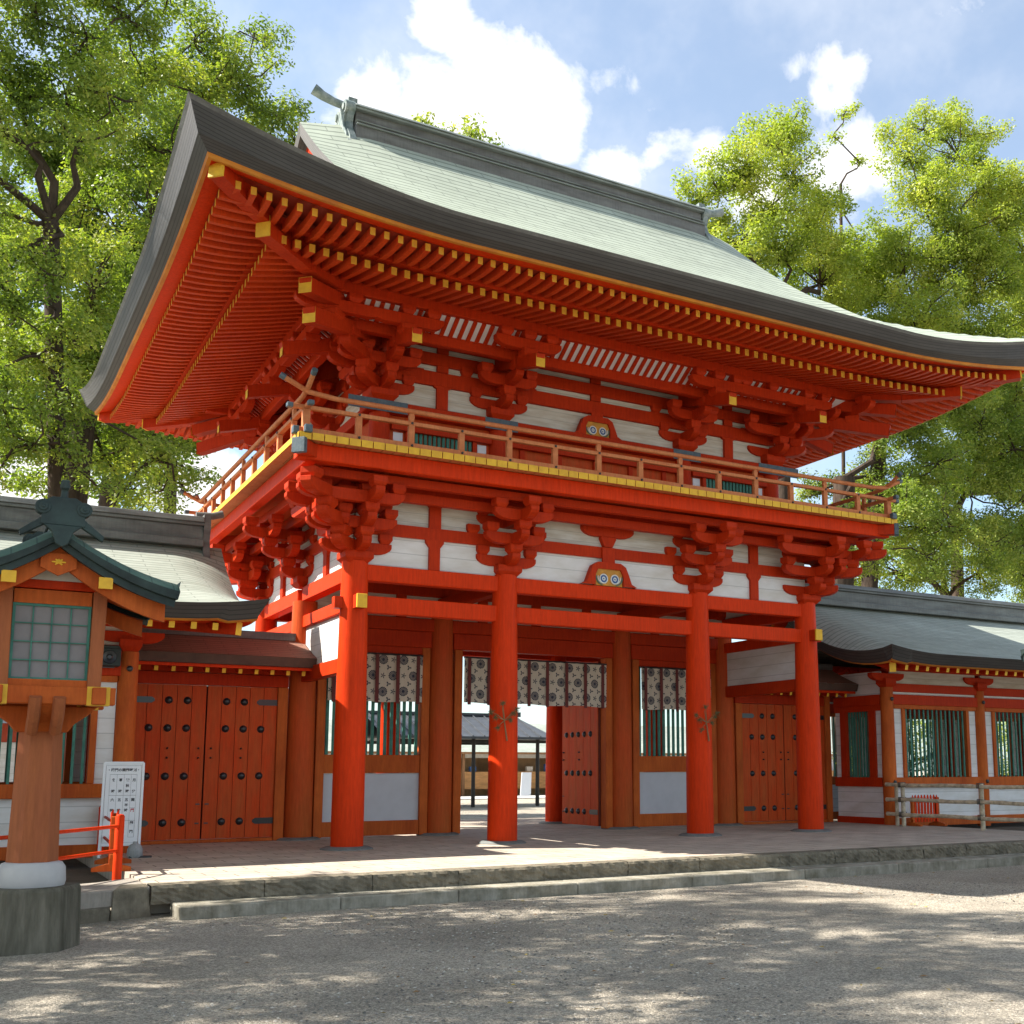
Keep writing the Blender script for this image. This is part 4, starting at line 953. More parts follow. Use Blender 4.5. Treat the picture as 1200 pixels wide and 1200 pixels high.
# ------------------------------------------------------------------ SIDE CORRIDORS (left and right wings)
def Q(d): return .30*d+.0285*d*d
def wing(sx,label):
    w=thing('corridor_wing',label,'corridor',(sx*14,D,0),0)
    def B(name,x0,x1,y0,y1,z0,z1,m,bev=.008,par=None): 
        a,b=sorted((sx*x0,sx*x1)); return bx(name,a,b,y0,y1,z0,z1,m,par or w,bev)
    XO=22.0; YF,YB=1.1,2*D-1.1; XI=8.35
    # roof: front and back slopes with drooping verge
    def ztop(x,d):
        e=max(0,(7.6-x)/1.0); dr=.42*min(1.3,e)**2*math.sin(PI*min(1,d/3.93))**.8
        return 3.80+.15*max(0,(8.2-x)/1.6)**2*max(0,1-d/2.5)+Q(d)-dr
    xs=[6.6+1.8*i/12 for i in range(13)]+[9.0,10,12,15,18,XO]
    m=MB()
    for s in (-1,1):
        P=[];U=[]
        for i in range(17):
            d=3.93*i/16; P.append([(sx*x,D+s*(3.93-d),ztop(x,d)) for x in xs]); U.append([(sx*x,d*1.08) for x in xs])
        m.grid(P,U)
    rf=obj('roof',m,WROOF,w,smooth=True)
    m=MB(); 
    pth=[(6.6,3.93-3.93*i/10,3.93*i/10) for i in range(10,-1,-1)]
    fr=[(x,0) for x in xs]
    for s in (-1,1):
        line=[(sx*6.6,D+s*(3.93-3.93*i/14),ztop(6.6,3.93*i/14)) for i in range(14,-1,-1)]+[(sx*x,D+s*3.93,ztop(x,0)) for x in xs[1:]]
        def ins(k,p,i):
            x,y,z=p; n=15
            return p
        A=line; Bb=[];Cc=[]
        for i,p in enumerate(line):
            x,y,z=p; ix=.16 if i<=14 else 0; iy=.16 if i>=14 else 0
            Bb.append((x+sx*ix,y-s*iy,z-.23-(.05 if abs(x)<7.2 else 0))); Cc.append((x+sx*ix*(4 if i<=14 else 0),y-s*iy*4,z-.25))
        u=0;us=[0]
        for a,b in zip(A[:-1],A[1:]): u+=math.dist(a,b); us.append(u)
        m.grid([A,Bb],[[(q,0) for q in us],[(q,.25) for q in us]],0)
        m.grid([Bb,[(b[0]+(c[0]-b[0])*.12,b[1]+(c[1]-b[1])*.12,b[2]-.03) for b,c in zip(Bb,Cc)]],None,1)
        m.grid([[(b[0]+(c[0]-b[0])*.12,b[1]+(c[1]-b[1])*.12,b[2]-.03) for b,c in zip(Bb,Cc)],Cc],None,2)
    obj('eave_edge',m,[EAVEM,YELO,REDB],rf)
    # soffit and rafters
    m=MB(); 
    for s in (-1,1): 
        yo=D+s*3.35; yi=D+s*1.6
        m.add([(sx*7.2,yo,3.60),(sx*XO,yo,3.60),(sx*XO,yi,4.05),(sx*7.2,yi,4.05)],[(0,1,2,3)])
        m.add([(sx*7.2,yo,3.60),(sx*7.2,yi,4.05),(sx*7.2,yi,4.3),(sx*7.2,yo,3.75)],[(0,1,2,3)])
    obj('soffit_boards',m,RED,rf)
    k=0; x=7.35
    while x<XO:
        for s in ((-1,1) if x<16 else (-1,)):
            r=MB(); yo=D+s*3.60; yi=D+s*1.7; a,b=(sx*x,yo,3.50),(sx*x,yi,3.98); r.beam(a,b,.085,.11,0,endm=(1,0)); obj('rafter',r,[RED,YEL],rf)
        x+=.32; k+=1
    # hip end beam with yellow end
    for s in (-1,1):
        r=MB(); r.beam((sx*6.98,D+s*3.55,3.52),(sx*8.3,D+s*1.93,3.75),.14,.26,0,endm=(1,0)); r.beam((sx*7.12,D+s*3.4,3.55),(sx*7.12,D+s*.2,4.5),.12,.2,0); obj('barge_beam',r,[RED,YEL],rf)
    rd=MB(); a,b=sorted((sx*6.98,sx*XO)); z=5.36
    rd.box(a,b,D-.34,D+.34,z,z+.14); rd.box(a,b,D-.24,D+.24,z+.14,z+.40); rd.box(a,b,D-.30,D+.30,z+.40,z+.46); rd.prism([(D-.34,z+.46),(D+.34,z+.46),(D+.28,z+.57),(D-.28,z+.57)],'x',a,b)
    rdo=obj('ridge',rd,mat('wing ridge copper',(.17,.18,.17),.55,.2,2.2,(.6,3,3),spec=.4,metal=.1,col2=(.09,.09,.085),bump=.1,bscale=10),w,bevel=.01)
    e=MB(); pr=[(-.30,-.12),(-.24,.10),(-.30,.36),(-.26,.58),(.26,.58),(.30,.36),(.24,.10),(.30,-.12),(.42,-.34),(.30,-.42),(0,-.05),(-.30,-.42),(-.42,-.34)]
    cx=(0,.25); n_=len(pr); vs=[]
    for t in (0,-sx*.12): vs+=[(t,p[0],p[1]) for p in pr]+[(t,0,.25)]
    fs=[]
    for i in range(n_): j=(i+1)%n_; fs+=[(i,j,n_),(n_+1+j,n_+1+i,2*n_+1),(i,j,n_+1+j,n_+1+i)]
    e.add(vs,fs); e.tube([(sx*.1,0,.60),(-sx*.2,0,.62),(-sx*.38,0,.68)],.07,10)
    obj('ridge_end_ornament',e,RIDGE,rdo,(sx*6.98,D,5.40),smooth=True)
    # walls: front columns, rails, lattice windows
    cxs=[8.35,11.45,14.55,17.65,20.75]
    for x in cxs:
        for y in (YF,YB):
            m=MB(); m.lathe([(.16,0),(.165,1.2),(.15,3.3)],18); c=obj('column',m,REDO if y==YF else RED,w,(sx*x,y,-.1),smooth=True)
            t=MB(); block(t,0,0,0,.34,.2); arm(t,'x',0,0,.15,.52,h=.18,t=.15); obj('bracket',t,RED,w,(sx*x,y,3.2),bevel=.005)
    for a,b in zip(cxs[:-1],cxs[1:]):
        for y in (YF,YB):
            s=-1 if y==YF else 1
            B('head_beam',a,b,y-.09,y+.09,2.80,3.04,RED); B('plaster_band',a+.1,b-.1,y-.02,y+.02,3.042,3.10,WHT,0); B('upper_beam',a,b,y-.08,y+.08,3.10,3.30,RED)
            B('plaster_panel',a+.1,b-.1,y-.02,y+.02,3.30,3.60,BARD,0); B('eave_purlin',a,b,y-.08,y+.08,3.60,3.78,RED)
            B('lower_rail',a,b,y+s*.03-.10,y+s*.03+.10,.87,1.09,REDO); B('plaster_panel',a+.16,b-.16,y-.02,y+.02,.15,.87,WHT,0); B('sill',a+.15,b-.15,y-.07,y+.07,-.05,.15,REDO)
            for q0,q1 in ((a+.16,a+.42),(b-.42,b-.16)): B('plaster_strip',q0,q1,y-.02,y+.02,1.09,2.70,WHT,0)
            for q0,q1 in ((a+.42,a+.52),(b-.52,b-.42)): B('window_frame',q0,q1,y-.07,y+.07,1.09,2.70,REDO)
            B('window_head',a+.16,b-.16,y-.075,y+.075,2.70,2.80,REDO)
            wd=b-a-1.04; obj('lattice_window',bars(wd,1.61,14,.042,.03),GRN,w,(sx*(a+b)/2,y,1.09))
    for x in cxs:
        o=MB(); o.lathe([(.05,0),(.045,.02),(.015,.035)],10)
        for z in (.98,2.92):
            q=obj('nail_cover',o,BLKM,w,(sx*x,YF-.12-.05,z)); q.rotation_euler=(PI/2,0,0)
    # return wall towards the gate, facing inwards
    x=XI
    def By(name,y0,y1,z0,z1,t,m,bev=.006): B(name,x-t/2,x+t/2,y0,y1,z0,z1,m,bev)
    for y0,y1 in ((YF+.16,D-.16),(D+.16,YB-.16)):
        By('head_beam',y0,y1,2.80,3.04,.18,RED); By('plaster_panel',y0,y1,3.04,3.6,.04,WHT,0); By('lower_rail',y0,y1,.87,1.09,.2,RED); By('plaster_panel',y0,y1,.15,.87,.04,WHT,0); By('sill',y0,y1,-.05,.15,.14,RED)
        By('window_head',y0,y1,2.66,2.80,.15,RED)
        for q0,q1 in ((y0,y0+.2),(y1-.2,y1)): By('plaster_strip',q0,q1,1.09,2.66,.04,WHT,0)
        for q0,q1 in ((y0+.2,y0+.42),(y1-.42,y1-.2)): By('window_frame',q0,q1,1.09,2.66,.14,RED)
        wd=y1-y0-.84; obj('lattice_window',bars(wd,1.57,8,.045,.03),GRN,w,(sx*x,(y0+y1)/2,1.09),PI/2)
    # door bay between corridor and gate, with hood
    y=D
    B('post',8.02,8.19,y-.13,y+.13,0,3.3,REDO); B('post',5.27,5.46,y-.12,y+.12,.0,2.84,REDO)
    B('lintel',5.27,8.19,y-.10,y+.10,2.84,3.06,RED); B('lintel',5.2,8.2,y-.06,y+.06,3.07,3.35,RED); B('door_sill',5.46,8.02,y-.1,y+.1,.0,.06,REDO)
    lw=(8.02-5.46)/2-.01
    B('door_backing',5.5,8.0,y+.02,y+.05,.07,2.83,DARK,0)
    colsx=[.30,.62,.94]
    if sx<0:
        door_leaf(w,(-8.02,y-.04,.07),0,lw,2.76,ROWS[:3]+[2.48],colsx,-1,[.30,2.48]); door_leaf(w,(-8.02+lw+.02,y-.04,.07),0,lw,2.76,ROWS[:3]+[2.48],[.34,.66,.98],1,[.30,2.48])
    else:
        door_leaf(w,(5.46,y-.04,.07),0,lw,2.76,ROWS[:3]+[2.48],colsx,-1,[.30,2.48]); door_leaf(w,(5.46+lw+.02,y-.04,.07),0,lw,2.76,ROWS[:3]+[2.48],[.34,.66,.98],1,[.30,2.48])
    m=MB(); P=[];U=[]
    for s,yo in ((-1,1.05),(1,1.05)):
        P=[];U=[]
        for i in range(9):
            d=yo*i/8; P.append([(sx*q,y+s*(yo-d),3.33+.36*d+.08*d*d) for q in (4.96,6,7,8.3)]); U.append([(q,d*1.06) for q in (4.96,6,7,8.3)])
        m.grid(P,U,0)
    xa,xb=sorted((sx*4.96,sx*8.3)); yo=1.05
    for s in (-1,1): m.hexa([(xa,y+s*yo,3.325),(xb,y+s*yo,3.325),(xb,y+s*(yo-.1),3.325),(xa,y+s*(yo-.1),3.325)][::1],[(xa,y+s*(yo-.06),3.16),(xb,y+s*(yo-.06),3.16),(xb,y+s*(yo-.16),3.16),(xa,y+s*(yo-.16),3.16)],1)
    pr=[(y-yo,3.32),(y-yo+.06,3.16),(y,3.60),(y+yo-.06,3.16),(y+yo,3.32),(y,3.79)]
    for q in (4.97,): m.prism([(y-yo+.01,3.315),(y-yo+.06,3.16),(y,3.50),(y,3.78)],'x',sx*q,sx*(q+.06),1); m.prism([(y+yo-.01,3.315),(y+yo-.06,3.16),(y,3.50),(y,3.78)],'x',sx*q,sx*(q+.06),1)
    m.box(xa,xb,y-.14,y+.14,3.74,3.88,2)
    hd=obj('door_hood',m,[HOODM,mat('brown hood edge',(.10,.055,.04),.6,.2,4),RIDGE],w)
    for s in (-1,1):
        m=MB(); m.hexa([(xa+.05,y+s*(yo-.12),3.155),(xb,y+s*(yo-.12),3.155),(xb,y+s*.3,3.38),(xa+.05,y+s*.3,3.38)],[(xa+.05,y+s*(yo-.12),3.10),(xb,y+s*(yo-.12),3.10),(xb,y+s*.3,3.33),(xa+.05,y+s*.3,3.33)]); obj('hood_board',m,REDB,hd)
    q=5.2
    while q<8.2:
        r=MB(); r.beam((sx*q,y-.86,3.055),(sx*q,y-.1,3.30),.065,.085,0,endm=(1,0)); obj('hood_rafter',r,[RED,YEL],hd); q+=.285
    return w
WLft=wing(-1,'red corridor left of the gate, behind the lantern, with its bare pale roof in sun')
WRgt=wing(1,'red corridor right of the gate with green lattice windows and roof mostly in shade')

# ------------------------------------------------------------------ curtains, pine sprigs, speaker
def curtain(x0,x1,y,z0,z1,label,n):
    t=thing('curtain',label,'curtain',((x0+x1)/2,y,z0),0,'printed curtains hung across the gate bays')
    P=[];U=[]; k=int((x1-x0)/.05)
    for j in range(5):
        z=z0+(z1-z0)*j/4; row=[];ur=[]
        for i in range(k+1):
            x=x0+(x1-x0)*i/k; a=(1-j/5)*.022; row.append((x,y+a*math.sin(x*9+j*.2)+.008*math.sin(x*31),z-.012*math.sin(x*5)*(1-j/4))); ur.append((x+7,z))
        P.append(row);U.append(ur)
    m=MB().grid(P,U); o=obj('cloth',m,CURT,t); s=o.modifiers.new('s','SOLIDIFY'); s.thickness=.006
    for i in range(n+1):
        x=x0+.1+(x1-x0-.2)*i/n; r=MB(); yy=y-.03+.022*math.sin(x*9); r.box(x-.035,x+.035,yy-.012,yy,z0-.035,z1); obj('ribbon',r,CURTR,t)
    r=MB().tube([(x0,y,z1+.01),(x1,y,z1+.01)],.02,8); obj('curtain_rod',r,BLKM,t,smooth=True)
curtain(-4.53,-2.6,D-.16,2.63,3.56,'printed curtain over the left bay, above green lattice and beside the leftmost column',4)
curtain(-1.70,1.70,D-.16,2.65,3.58,'widest printed curtain, hanging in the open middle doorway',7)
curtain(2.6,4.53,D-.16,2.63,3.56,'printed curtain over the right bay, between the third and fourth red columns',4)
def pine(x,y,z,label,seed):
    random.seed(seed); t=thing('pine_sprig',label,'pine branch',(x,y,z),0,'pine sprigs tied to front columns')
    s=MB(); s.tube([(x+.06,y-.01,z-.38),(x+.01,y-.02,z-.1),(x-.05,y-.03,z+.22)],[.018,.014,.008],6)
    ends=[(-.2,.02),(-.16,-.16),(.16,.1),(-.06,.28),(.1,-.02),(-.28,.12),(.22,.18)]
    for a,b in ends: s.tube([(x,y-.03,z-.02),(x+a*.6,y-.06,z+b*.6+.01),(x+a,y-.08,z+b)],[.009,.007,.004],5)
    obj('stem',s,WOODB,t)
    nm=MB()
    for a,b in ends:
        for k in range(46):
            c=Vector((x+a,y-.08,z+b))+Vector([random.gauss(0,.018) for _ in range(3)]); d=Vector((random.gauss(0,1),random.gauss(0,.7),random.gauss(.2,1))).normalized()*random.uniform(.05,.10)
            q=d.cross(Vector((0,1,.3))).normalized()*.004; nm.add([c-q,c+q,c+d],[(0,1,2)])
    obj('needles',nm,mat('brown green needles',(.10,.085,.03),.7,.2,10,col2=(.06,.09,.03)),t)
pine(-2.27,-.275,2.18,'pine sprig tied to the second red column from the left, at the doorway',1)
pine(2.13,-.275,2.22,'pine sprig tied to the third red column from the left',2)
t=thing('loudspeaker','dark box loudspeaker fixed beside the left corridor column, under the eaves','speaker',(-8.68,.9,3.0))
m=MB(); m.box(-.17,.17,-.12,.12,-.14,.14,0); m.prism([(-.17,.14),(.17,.14),(.13,.19),(-.13,.19)],'y',-.12,.12,0)
obj('case',m,mat('dark green case',(.03,.04,.035),.6,.2,10),t,(-8.68,.9,3.08),bevel=.01)
m=MB(); m.lathe([(.11,0),(.10,.015),(.05,.005),(.03,.02)],16); o=obj('cone',m,BLKM,t,(-8.68,.78,3.08)); o.rotation_euler=(PI/2,0,0)
m=MB(); m.box(-.2,.02,-.02,.02,-.16,-.145); obj('mount',m,GREYM,t,(-8.6,.95,3.08))

# ------------------------------------------------------------------ big lantern
def lantern(x,y,label):
    t=thing('wooden_lantern',label,'lantern',(x,y,GZ),0,'roofed wooden lanterns on stone bases')
    W_=lambda n,m,mt,sm=False,bv=0,par=None: obj(n,m,mt,par or t,(x,y,0),0,sm,bv)
    m=MB(); m.lathe([(.46,GZ-.05),(.44,.20),(.425,.235)],6,rot=0); W_('stone_base',m,mat('mossy stone',(.19,.17,.13),.9,.25,4,(2,2,.35),bump=.45,bscale=25,spec=.15,col2=(.075,.07,.05)),bv=.012)
    m=MB(); m.lathe([(.29,.235),(.30,.27),(.29,.40),(.26,.445),(.23,.455)],24); W_('pedestal',m,CONC,True)
    m=MB(); m.lathe([(.225,.45),(.19,1.70)],6,rot=0); W_('post',m,WOODP,bv=.006)
    m=MB()
    prof=[(-.47,1.905),(-.40,1.83),(-.28,1.74),(-.22,1.66),(.22,1.66),(.28,1.74),(.40,1.83),(.47,1.905)]
    m.prism(prof,'y',-.09,.09); m.prism(prof,'x',-.09,.09); W_('bracket_arms',m,REDO,bv=.008)
    for s in (-1,1):
        for yy in (-.56,.56):
            m=MB(); m.tube([(s*.10,yy*.45,1.66),(s*.10,yy*.62,1.74),(s*.10,yy*.80,1.80),(s*.10,yy*.92,1.97)],.055,8)
            W_('support_arm',m,WOODP,True)
    m=MB()
    for yy in (-.43,.43): m.box(-.58,.58,yy-.06,yy+.06,1.905,2.07,0)
    for xx in (-.43,.43): m.box(xx-.06,xx+.06,-.365,.365,1.905,2.066,0); m.box(xx-.06,xx+.06,-.56,-.495,1.905,2.066,0); m.box(xx-.06,xx+.06,.495,.56,1.905,2.066,0)
    fr=W_('platform_frame',m,REDO,bv=.008)
    m=MB()
    for xx in (-.43,.43):
        for yy in (-.43,.43): m=MB(); m.box(xx-.10,xx+.10,yy-.068,yy+.068,1.90,2.075,0); W_('ochre_corner_wrap',m,YEL,par=fr)
    for xx in (-.39,.39):
        for yy in (-.39,.39):
            m=MB(); m.hexa([(xx-.06,yy-.06,2.07),(xx+.06,yy-.06,2.07),(xx+.06,yy+.06,2.07),(xx-.06,yy+.06,2.07)],[(xx*1.03-.06,yy*1.03-.06,2.98),(xx*1.03+.06,yy*1.03-.06,2.98),(xx*1.03+.06,yy*1.03+.06,2.98),(xx*1.03-.06,yy*1.03+.06,2.98)]); W_('corner_post',m,WOODP,bv=.006)
    for k in range(4):
        rz=k*PI/2; m=MB(); m.box(-.33,.33,-.385,-.375,2.14,2.83); p=obj('paper_panel',m,PAPER,t,(x,y,0),rz)
        g_=MB()
        for i in range(5): xx=-.32+.16*i; ww=.012 if i in (0,4) else .006; g_.box(xx-ww,xx+ww,-.402,-.386,2.13,2.84)
        for j in range(5): zz=2.14+.172*j; ww=.012 if j in (0,4) else .005; g_.box(-.334,.334,-.406,-.388,zz-ww,zz+ww)
        obj('green_grille',g_,GRN,p,(x,y,0),rz)
        m=MB(); m.box(-.33,.33,-.42,-.36,2.07,2.135); obj('panel_rail',m,REDO,t,(x,y,0),rz)
        m=MB(); m.box(-.33,.33,-.42,-.36,2.84,2.97); obj('panel_rail',m,REDO,t,(x,y,0),rz)
    m=MB()
    for yy in (-.40,.40): m.box(-.52,.52,yy-.05,yy+.05,2.98,3.06)
    for xx in (-.40,.40): m.box(xx-.05,xx+.05,-.78,.78,2.978,3.058)
    W_('top_beam',m,RED,bv=.006)
    m=MB()
    for xx in (-.40,.40):
        m=MB()
        for yy in (-.795,): m.box(xx-.06,xx+.06,yy-.012,yy+.012,2.965,3.07)
        W_('ochre_end',m,YEL)
    # curved gable roof, ridge running front to back
    def rz_(u): a=abs(u)/1.05; return 3.56-.74*a+.27*a*a   # apex 3.50, eave 3.05
    rf=MB(); P=[];U=[]; Y0=.86
    us=[-1.05+2.1*i/20 for i in range(21)]
    for yy,dz_ in ((-Y0,-.115),(-Y0+.07,-.06),(-Y0+.2,-.012),(-Y0+.34,0),(0,0),(Y0-.34,0),(Y0-.2,-.012),(Y0-.07,-.06),(Y0,-.115)):
        P.append([(u,yy,rz_(u)+dz_) for u in us]); U.append([(yy,abs(u)*1.1) for u in us])
    rf.grid(P,U,0)
    roof=obj('roof',rf,LROOF,t,(x,y,0),0,True)
    e=MB()
    for s in (-1,1):
        A=[(u,s*(Y0+.003),rz_(u)-.11) for u in us]; B_=[(u*.985,s*(Y0-.01),rz_(u)-.165-.02*abs(u)) for u in us]; B2=[(u*.97,s*(Y0-.05),rz_(u)-.17-.02*abs(u)) for u in us]; C_=[(u*.96,s*(Y0-.055),rz_(u)-.235-.02*abs(u)) for u in us]; D_=[(u*.93,s*(Y0-.22),rz_(u)-.22) for u in us]
        e.grid([A,B_,B2,C_,D_])
        ys_=[-Y0,Y0]; uu=s*1.05
        e.add([(uu,-Y0,rz_(uu)-.01),(uu,Y0,rz_(uu)-.01),(uu*.985,Y0,rz_(uu)-.095),(uu*.985,-Y0,rz_(uu)-.095),(uu*.96,Y0,rz_(uu)-.19),(uu*.96,-Y0,rz_(uu)-.19),(uu*.8,Y0-.1,rz_(uu)-.10),(uu*.8,-Y0+.1,rz_(uu)-.10)],[(0,1,2,3),(3,2,4,5),(5,4,6,7)])
    obj('roof_edge',e,DKCU,roof,(x,y,0))
    u_=MB(); P=[[(u*.92,yy,rz_(u)-.16) for u in us] for yy in (-.7,.7)]; u_.grid(P); obj('roof_lining',u_,RED,roof,(x,y,0))
    for s in (-1,1):
        b_=MB(); q=[(u*.9,rz_(u)-.22) for u in us]+[(u*.9,rz_(u)-.37-.02*abs(u)) for u in us[::-1]]
        A=[(a,s*.70,b) for a,b in q[:21]]; Bq=[(a,s*.70,b) for a,b in q[21:][::-1]]; A2=[(a,s*.65,b) for a,b in q[:21]]; B3=[(a,s*.65,b) for a,b in q[21:][::-1]]
        b_.grid([A2,A,Bq,B3]); obj('barge_board',b_,REDO,roof,(x,y,0))
        g2=MB(); g2.prism([(-.5,3.06),(.5,3.06),(.0,3.36)],'y',s*.44,s*.40); obj('gable_panel',g2,BARD,roof,(x,y,0))
        pnd=MB(); pnd.prism([(-.15,3.27),(-.15,3.14),(0,3.065),(.15,3.14),(.15,3.27)],'y',s*.735,s*.705,0); pnd.lathe([(.03,0),(.02,.02),(.004,.03)],8,(0,s*.735,3.19),1)
        for k in range(6):
            a=k*PI/3; pnd.tube([(.0,s*.74,3.19),(.045*math.cos(a)*1.3,s*.742,3.19+.03*math.sin(a))],[.012,.006],6,1)
        obj('pendant',pnd,[REDO,YEL],roof,(x,y,0))
        # ochre caps where beam ends meet barge board
    for s in (-1,1):
        for k in range(7):
            yy=-.6+.2*k; r=MB(); pts=[(s*.42,yy,rz_(.42)-.17),(s*.7,yy,rz_(.7)-.175),(s*.93,yy,rz_(.93)-.17)]; r.tube(pts,.022,6); obj('rafter',r,REDO,roof,(x,y,0))
    o=MB(); o.box(-.07,.07,-.80,.80,3.50,3.60); o.box(-.09,.09,-.82,.82,3.60,3.63); rdg=obj('ridge',o,DKCU,roof,(x,y,0),bevel=.01)
    for s in (-1,1):
        o=MB(); yy=s*.88
        pr=[(-.36,3.30),(-.27,3.42),(-.20,3.46),(-.17,3.70),(-.12,3.76),(.12,3.76),(.17,3.70),(.20,3.46),(.27,3.42),(.36,3.30),(.35,3.36),(.2,3.50),(0,3.53),(-.2,3.50),(-.35,3.36)]
        o.prism([(-.19,3.50),(-.16,3.72),(-.10,3.76),(.10,3.76),(.16,3.72),(.19,3.50)],'y',yy-.04,yy+.04)
        for q in (-1,1):
            o.tube([(q*.17,yy-.05,3.66),(q*.17,yy+.05,3.66)],.068,14); o.tube([(q*.17,yy-.062,3.66),(q*.17,yy+.062,3.66)],.042,12); o.tube([(q*.17,yy-.07,3.66),(q*.17,yy+.07,3.66)],.018,8)
            o.hexa([(q*.12,yy-.03,3.52),(q*.12,yy+.03,3.52),(q*.34,yy+.03,3.38),(q*.34,yy-.03,3.38)],[(q*.15,yy-.03,3.59),(q*.15,yy+.03,3.59),(q*.35,yy+.03,3.43),(q*.35,yy-.03,3.43)])
        o.tube([(0,yy,3.74),(0,yy,3.83),(0,yy+s*.02,3.86),(0,yy+s*.04,3.92)],[.035,.03,.045,.035],8)
        o.prism([(-.16,3.50),(.16,3.50),(.09,3.44),(.05,3.33),(0,3.30),(-.05,3.33),(-.09,3.44)],'y',yy-.05,yy-.02 if s>0 else yy+.0)
        obj('ridge_end_ornament',o,DKCU,rdg,(x,y,0),bevel=.006)
    return t
lan=lantern(-10.08,-6.52,'wooden lantern on grey stone base at the left edge, green grille box')
dup_tree(lan,(4.22,-7.9,GZ),0,'wooden lantern showing only its dark roof tip at the right edge')

# ------------------------------------------------------------------ red pipe fence, slatted barriers, bamboo fence, notice
t=thing('pipe_fence','low bright red pipe fence with two rails beside the notice board','fence',(-8.87,-2.95,0))
for (x,y) in ((-8.87,-2.95),(-10.9,-5.85),(-8.62,1.0),(-12.9,-8.7)):
    if y<-8: continue
    m=MB(); m.lathe([(.055,-.22),(.055,.72),(.04,.745),(.01,.75)],14); obj('post',m,REDB,t,(x,y,0),smooth=True)
for z in (.60,.30):
    m=MB(); m.tube([(-8.87,-2.95,z),(-10.9,-5.85,z)],.022,8); obj('rail',m,REDB,t,smooth=True)
    m=MB(); m.tube([(-8.87,-2.95,z),(-8.62,1.0,z)],.02,8); obj('rail',m,RED,t,smooth=True)
def komayose(x,y,rz,label,L_=.9,H_=.72,z=0):
    t=thing('slatted_barrier',label,'barrier',(x,y,z),rz,'small red slatted barriers on feet')
    Rm=Matrix.Rotation(rz,3,'Z')
    P=lambda n,m,mt,bv=.005:obj(n,m,mt,t,(x,y,z),rz,bevel=bv)
    for s in (-1,1):
        m=MB(); m.box(s*L_/2-.04,s*L_/2+.04,-.035,.035,.05,H_-.06); P('upright',m,REDO)
        m=MB(); m.prism([(-.24,.0),(.24,.0),(.24,.05),(.06,.10),(-.06,.10),(-.24,.05)],'x',s*L_/2-.045,s*L_/2+.045); P('foot',m,REDO)
    for zz in (.16,.54):
        m=MB(); m.box(-L_/2-.06,L_/2+.06,-.025,.025,zz,zz+.06); P('rail',m,REDO)
    n=8
    for i in range(n):
        xx=-L_/2+L_*(i+.5)/n; m=MB(); m.prism([(xx-.026,.1),(xx+.026,.1),(xx+.026,H_-.06),(xx,H_),(xx-.026,H_-.06)],'y',-.045,-.026); m.prism([(xx-.026,.1),(xx+.026,.1),(xx+.026,H_-.06),(xx,H_),(xx-.026,H_-.06)],'y',.026,.045); P('slat',m,REDB)
komayose(-8.78,-1.75,R(82),'small red slatted barrier seen end on beside the notice board',1.3,.76)
komayose(8.78,.45,R(4),'small red slatted barrier behind the bamboo fence, right of the gate',.85,.72,-.02)
t=thing('bamboo_fence','weathered bamboo fence of three rails lashed to posts, right of the gate','fence',(8.1,0,0))
A0=Vector((8.05,.40,0)); A1=Vector((8.18,-1.75,0)); 
dv=(A1-A0)/2.154
for q in (0,2.15,4.3):
    p=A0+dv*q; m=MB(); m.lathe([(.05,-.25),(.05,.4),(.047,.97),(.03,.985)],12); obj('post',m,BAMB,t,(p.x,p.y,0),smooth=True)
p=A0-dv*(-.0)+Vector((.02,.22,0)); m=MB(); m.lathe([(.045,0),(.042,.93),(.03,.94)],12); obj('post',m,BAMB,t,(p.x,p.y,0),smooth=True)
for z in (.93,.60,.27):
    m=MB(); pts=[]; rr=[]
    a=A0-dv*.42+Vector((-.07,0,z)); b=A0+dv*4.8+Vector((-.07,0,z-.03))
    for i in range(41):
        pts.append(a.lerp(b,i/40)+Vector((0,0,.008*math.sin(i*.4+z*9)))); rr.append(.042+(.006 if i%6==0 else 0))
    m.tube(pts,rr,10); obj('rail',m,BAMB,t,smooth=True)
    for q in (0,2.15,4.3):
        p=A0+dv*q; m=MB()
        for k in range(3): m.tube([(p.x-.12,p.y-.04+.03*k,z-.05),(p.x+.05,p.y-.04+.03*k,z-.05),(p.x+.05,p.y-.04+.03*k,z+.05),(p.x-.12,p.y-.04+.03*k,z+.05),(p.x-.12,p.y-.04+.03*k,z-.05)],.008,5)
        obj('lashing',m,BLKM,t)
# notice board
NX,NY,NR,NT=-8.47,.05,R(-9),R(-9)
t=thing('notice_board','white standing notice board with a printed timetable, left of the closed doors','sign',(NX,NY,0),0)
Mn=Matrix.Translation((NX,NY,0))@Matrix.Rotation(NR,4,'Z')@Matrix.Rotation(NT,4,'X')
def NB(name,m,mt,bv=.003): m.xf(Mn); return obj(name,m,mt,t,bevel=bv)
Wb,Z0b,Z1b=.275,.17,1.43
m=MB(); m.box(-Wb+.02,Wb-.02,-.008,.008,Z0b+.02,Z1b-.02); brd=NB('board',m,WHTP)
m=MB()
for s in (-1,1): m.box(s*Wb-.018,s*Wb+.018,-.016,.016,0,Z1b)
m.box(-Wb,Wb,-.014,.014,Z1b-.02,Z1b+.016); m.box(-Wb,Wb,-.014,.014,Z0b,Z0b+.03); NB('frame',m,mat('white metal frame',(.75,.76,.78),.4,.03,3))
m=MB(); 
for s in (-1,1): m.beam((s*Wb,.02,1.2),(s*Wb,.55,-.02+.1),.025,.025)
NB('rear_leg',m,MATS['white metal frame'])
m=MB(); yl=-.0095
def ln(x0,z0,x1,z1,w=.003): m.box(min(x0,x1)-w/2,max(x0,x1)+w/2,yl-.001,yl,min(z0,z1)-w/2,max(z0,z1)+w/2)
cx_=[-.19,-.09,.01,.11,.19]
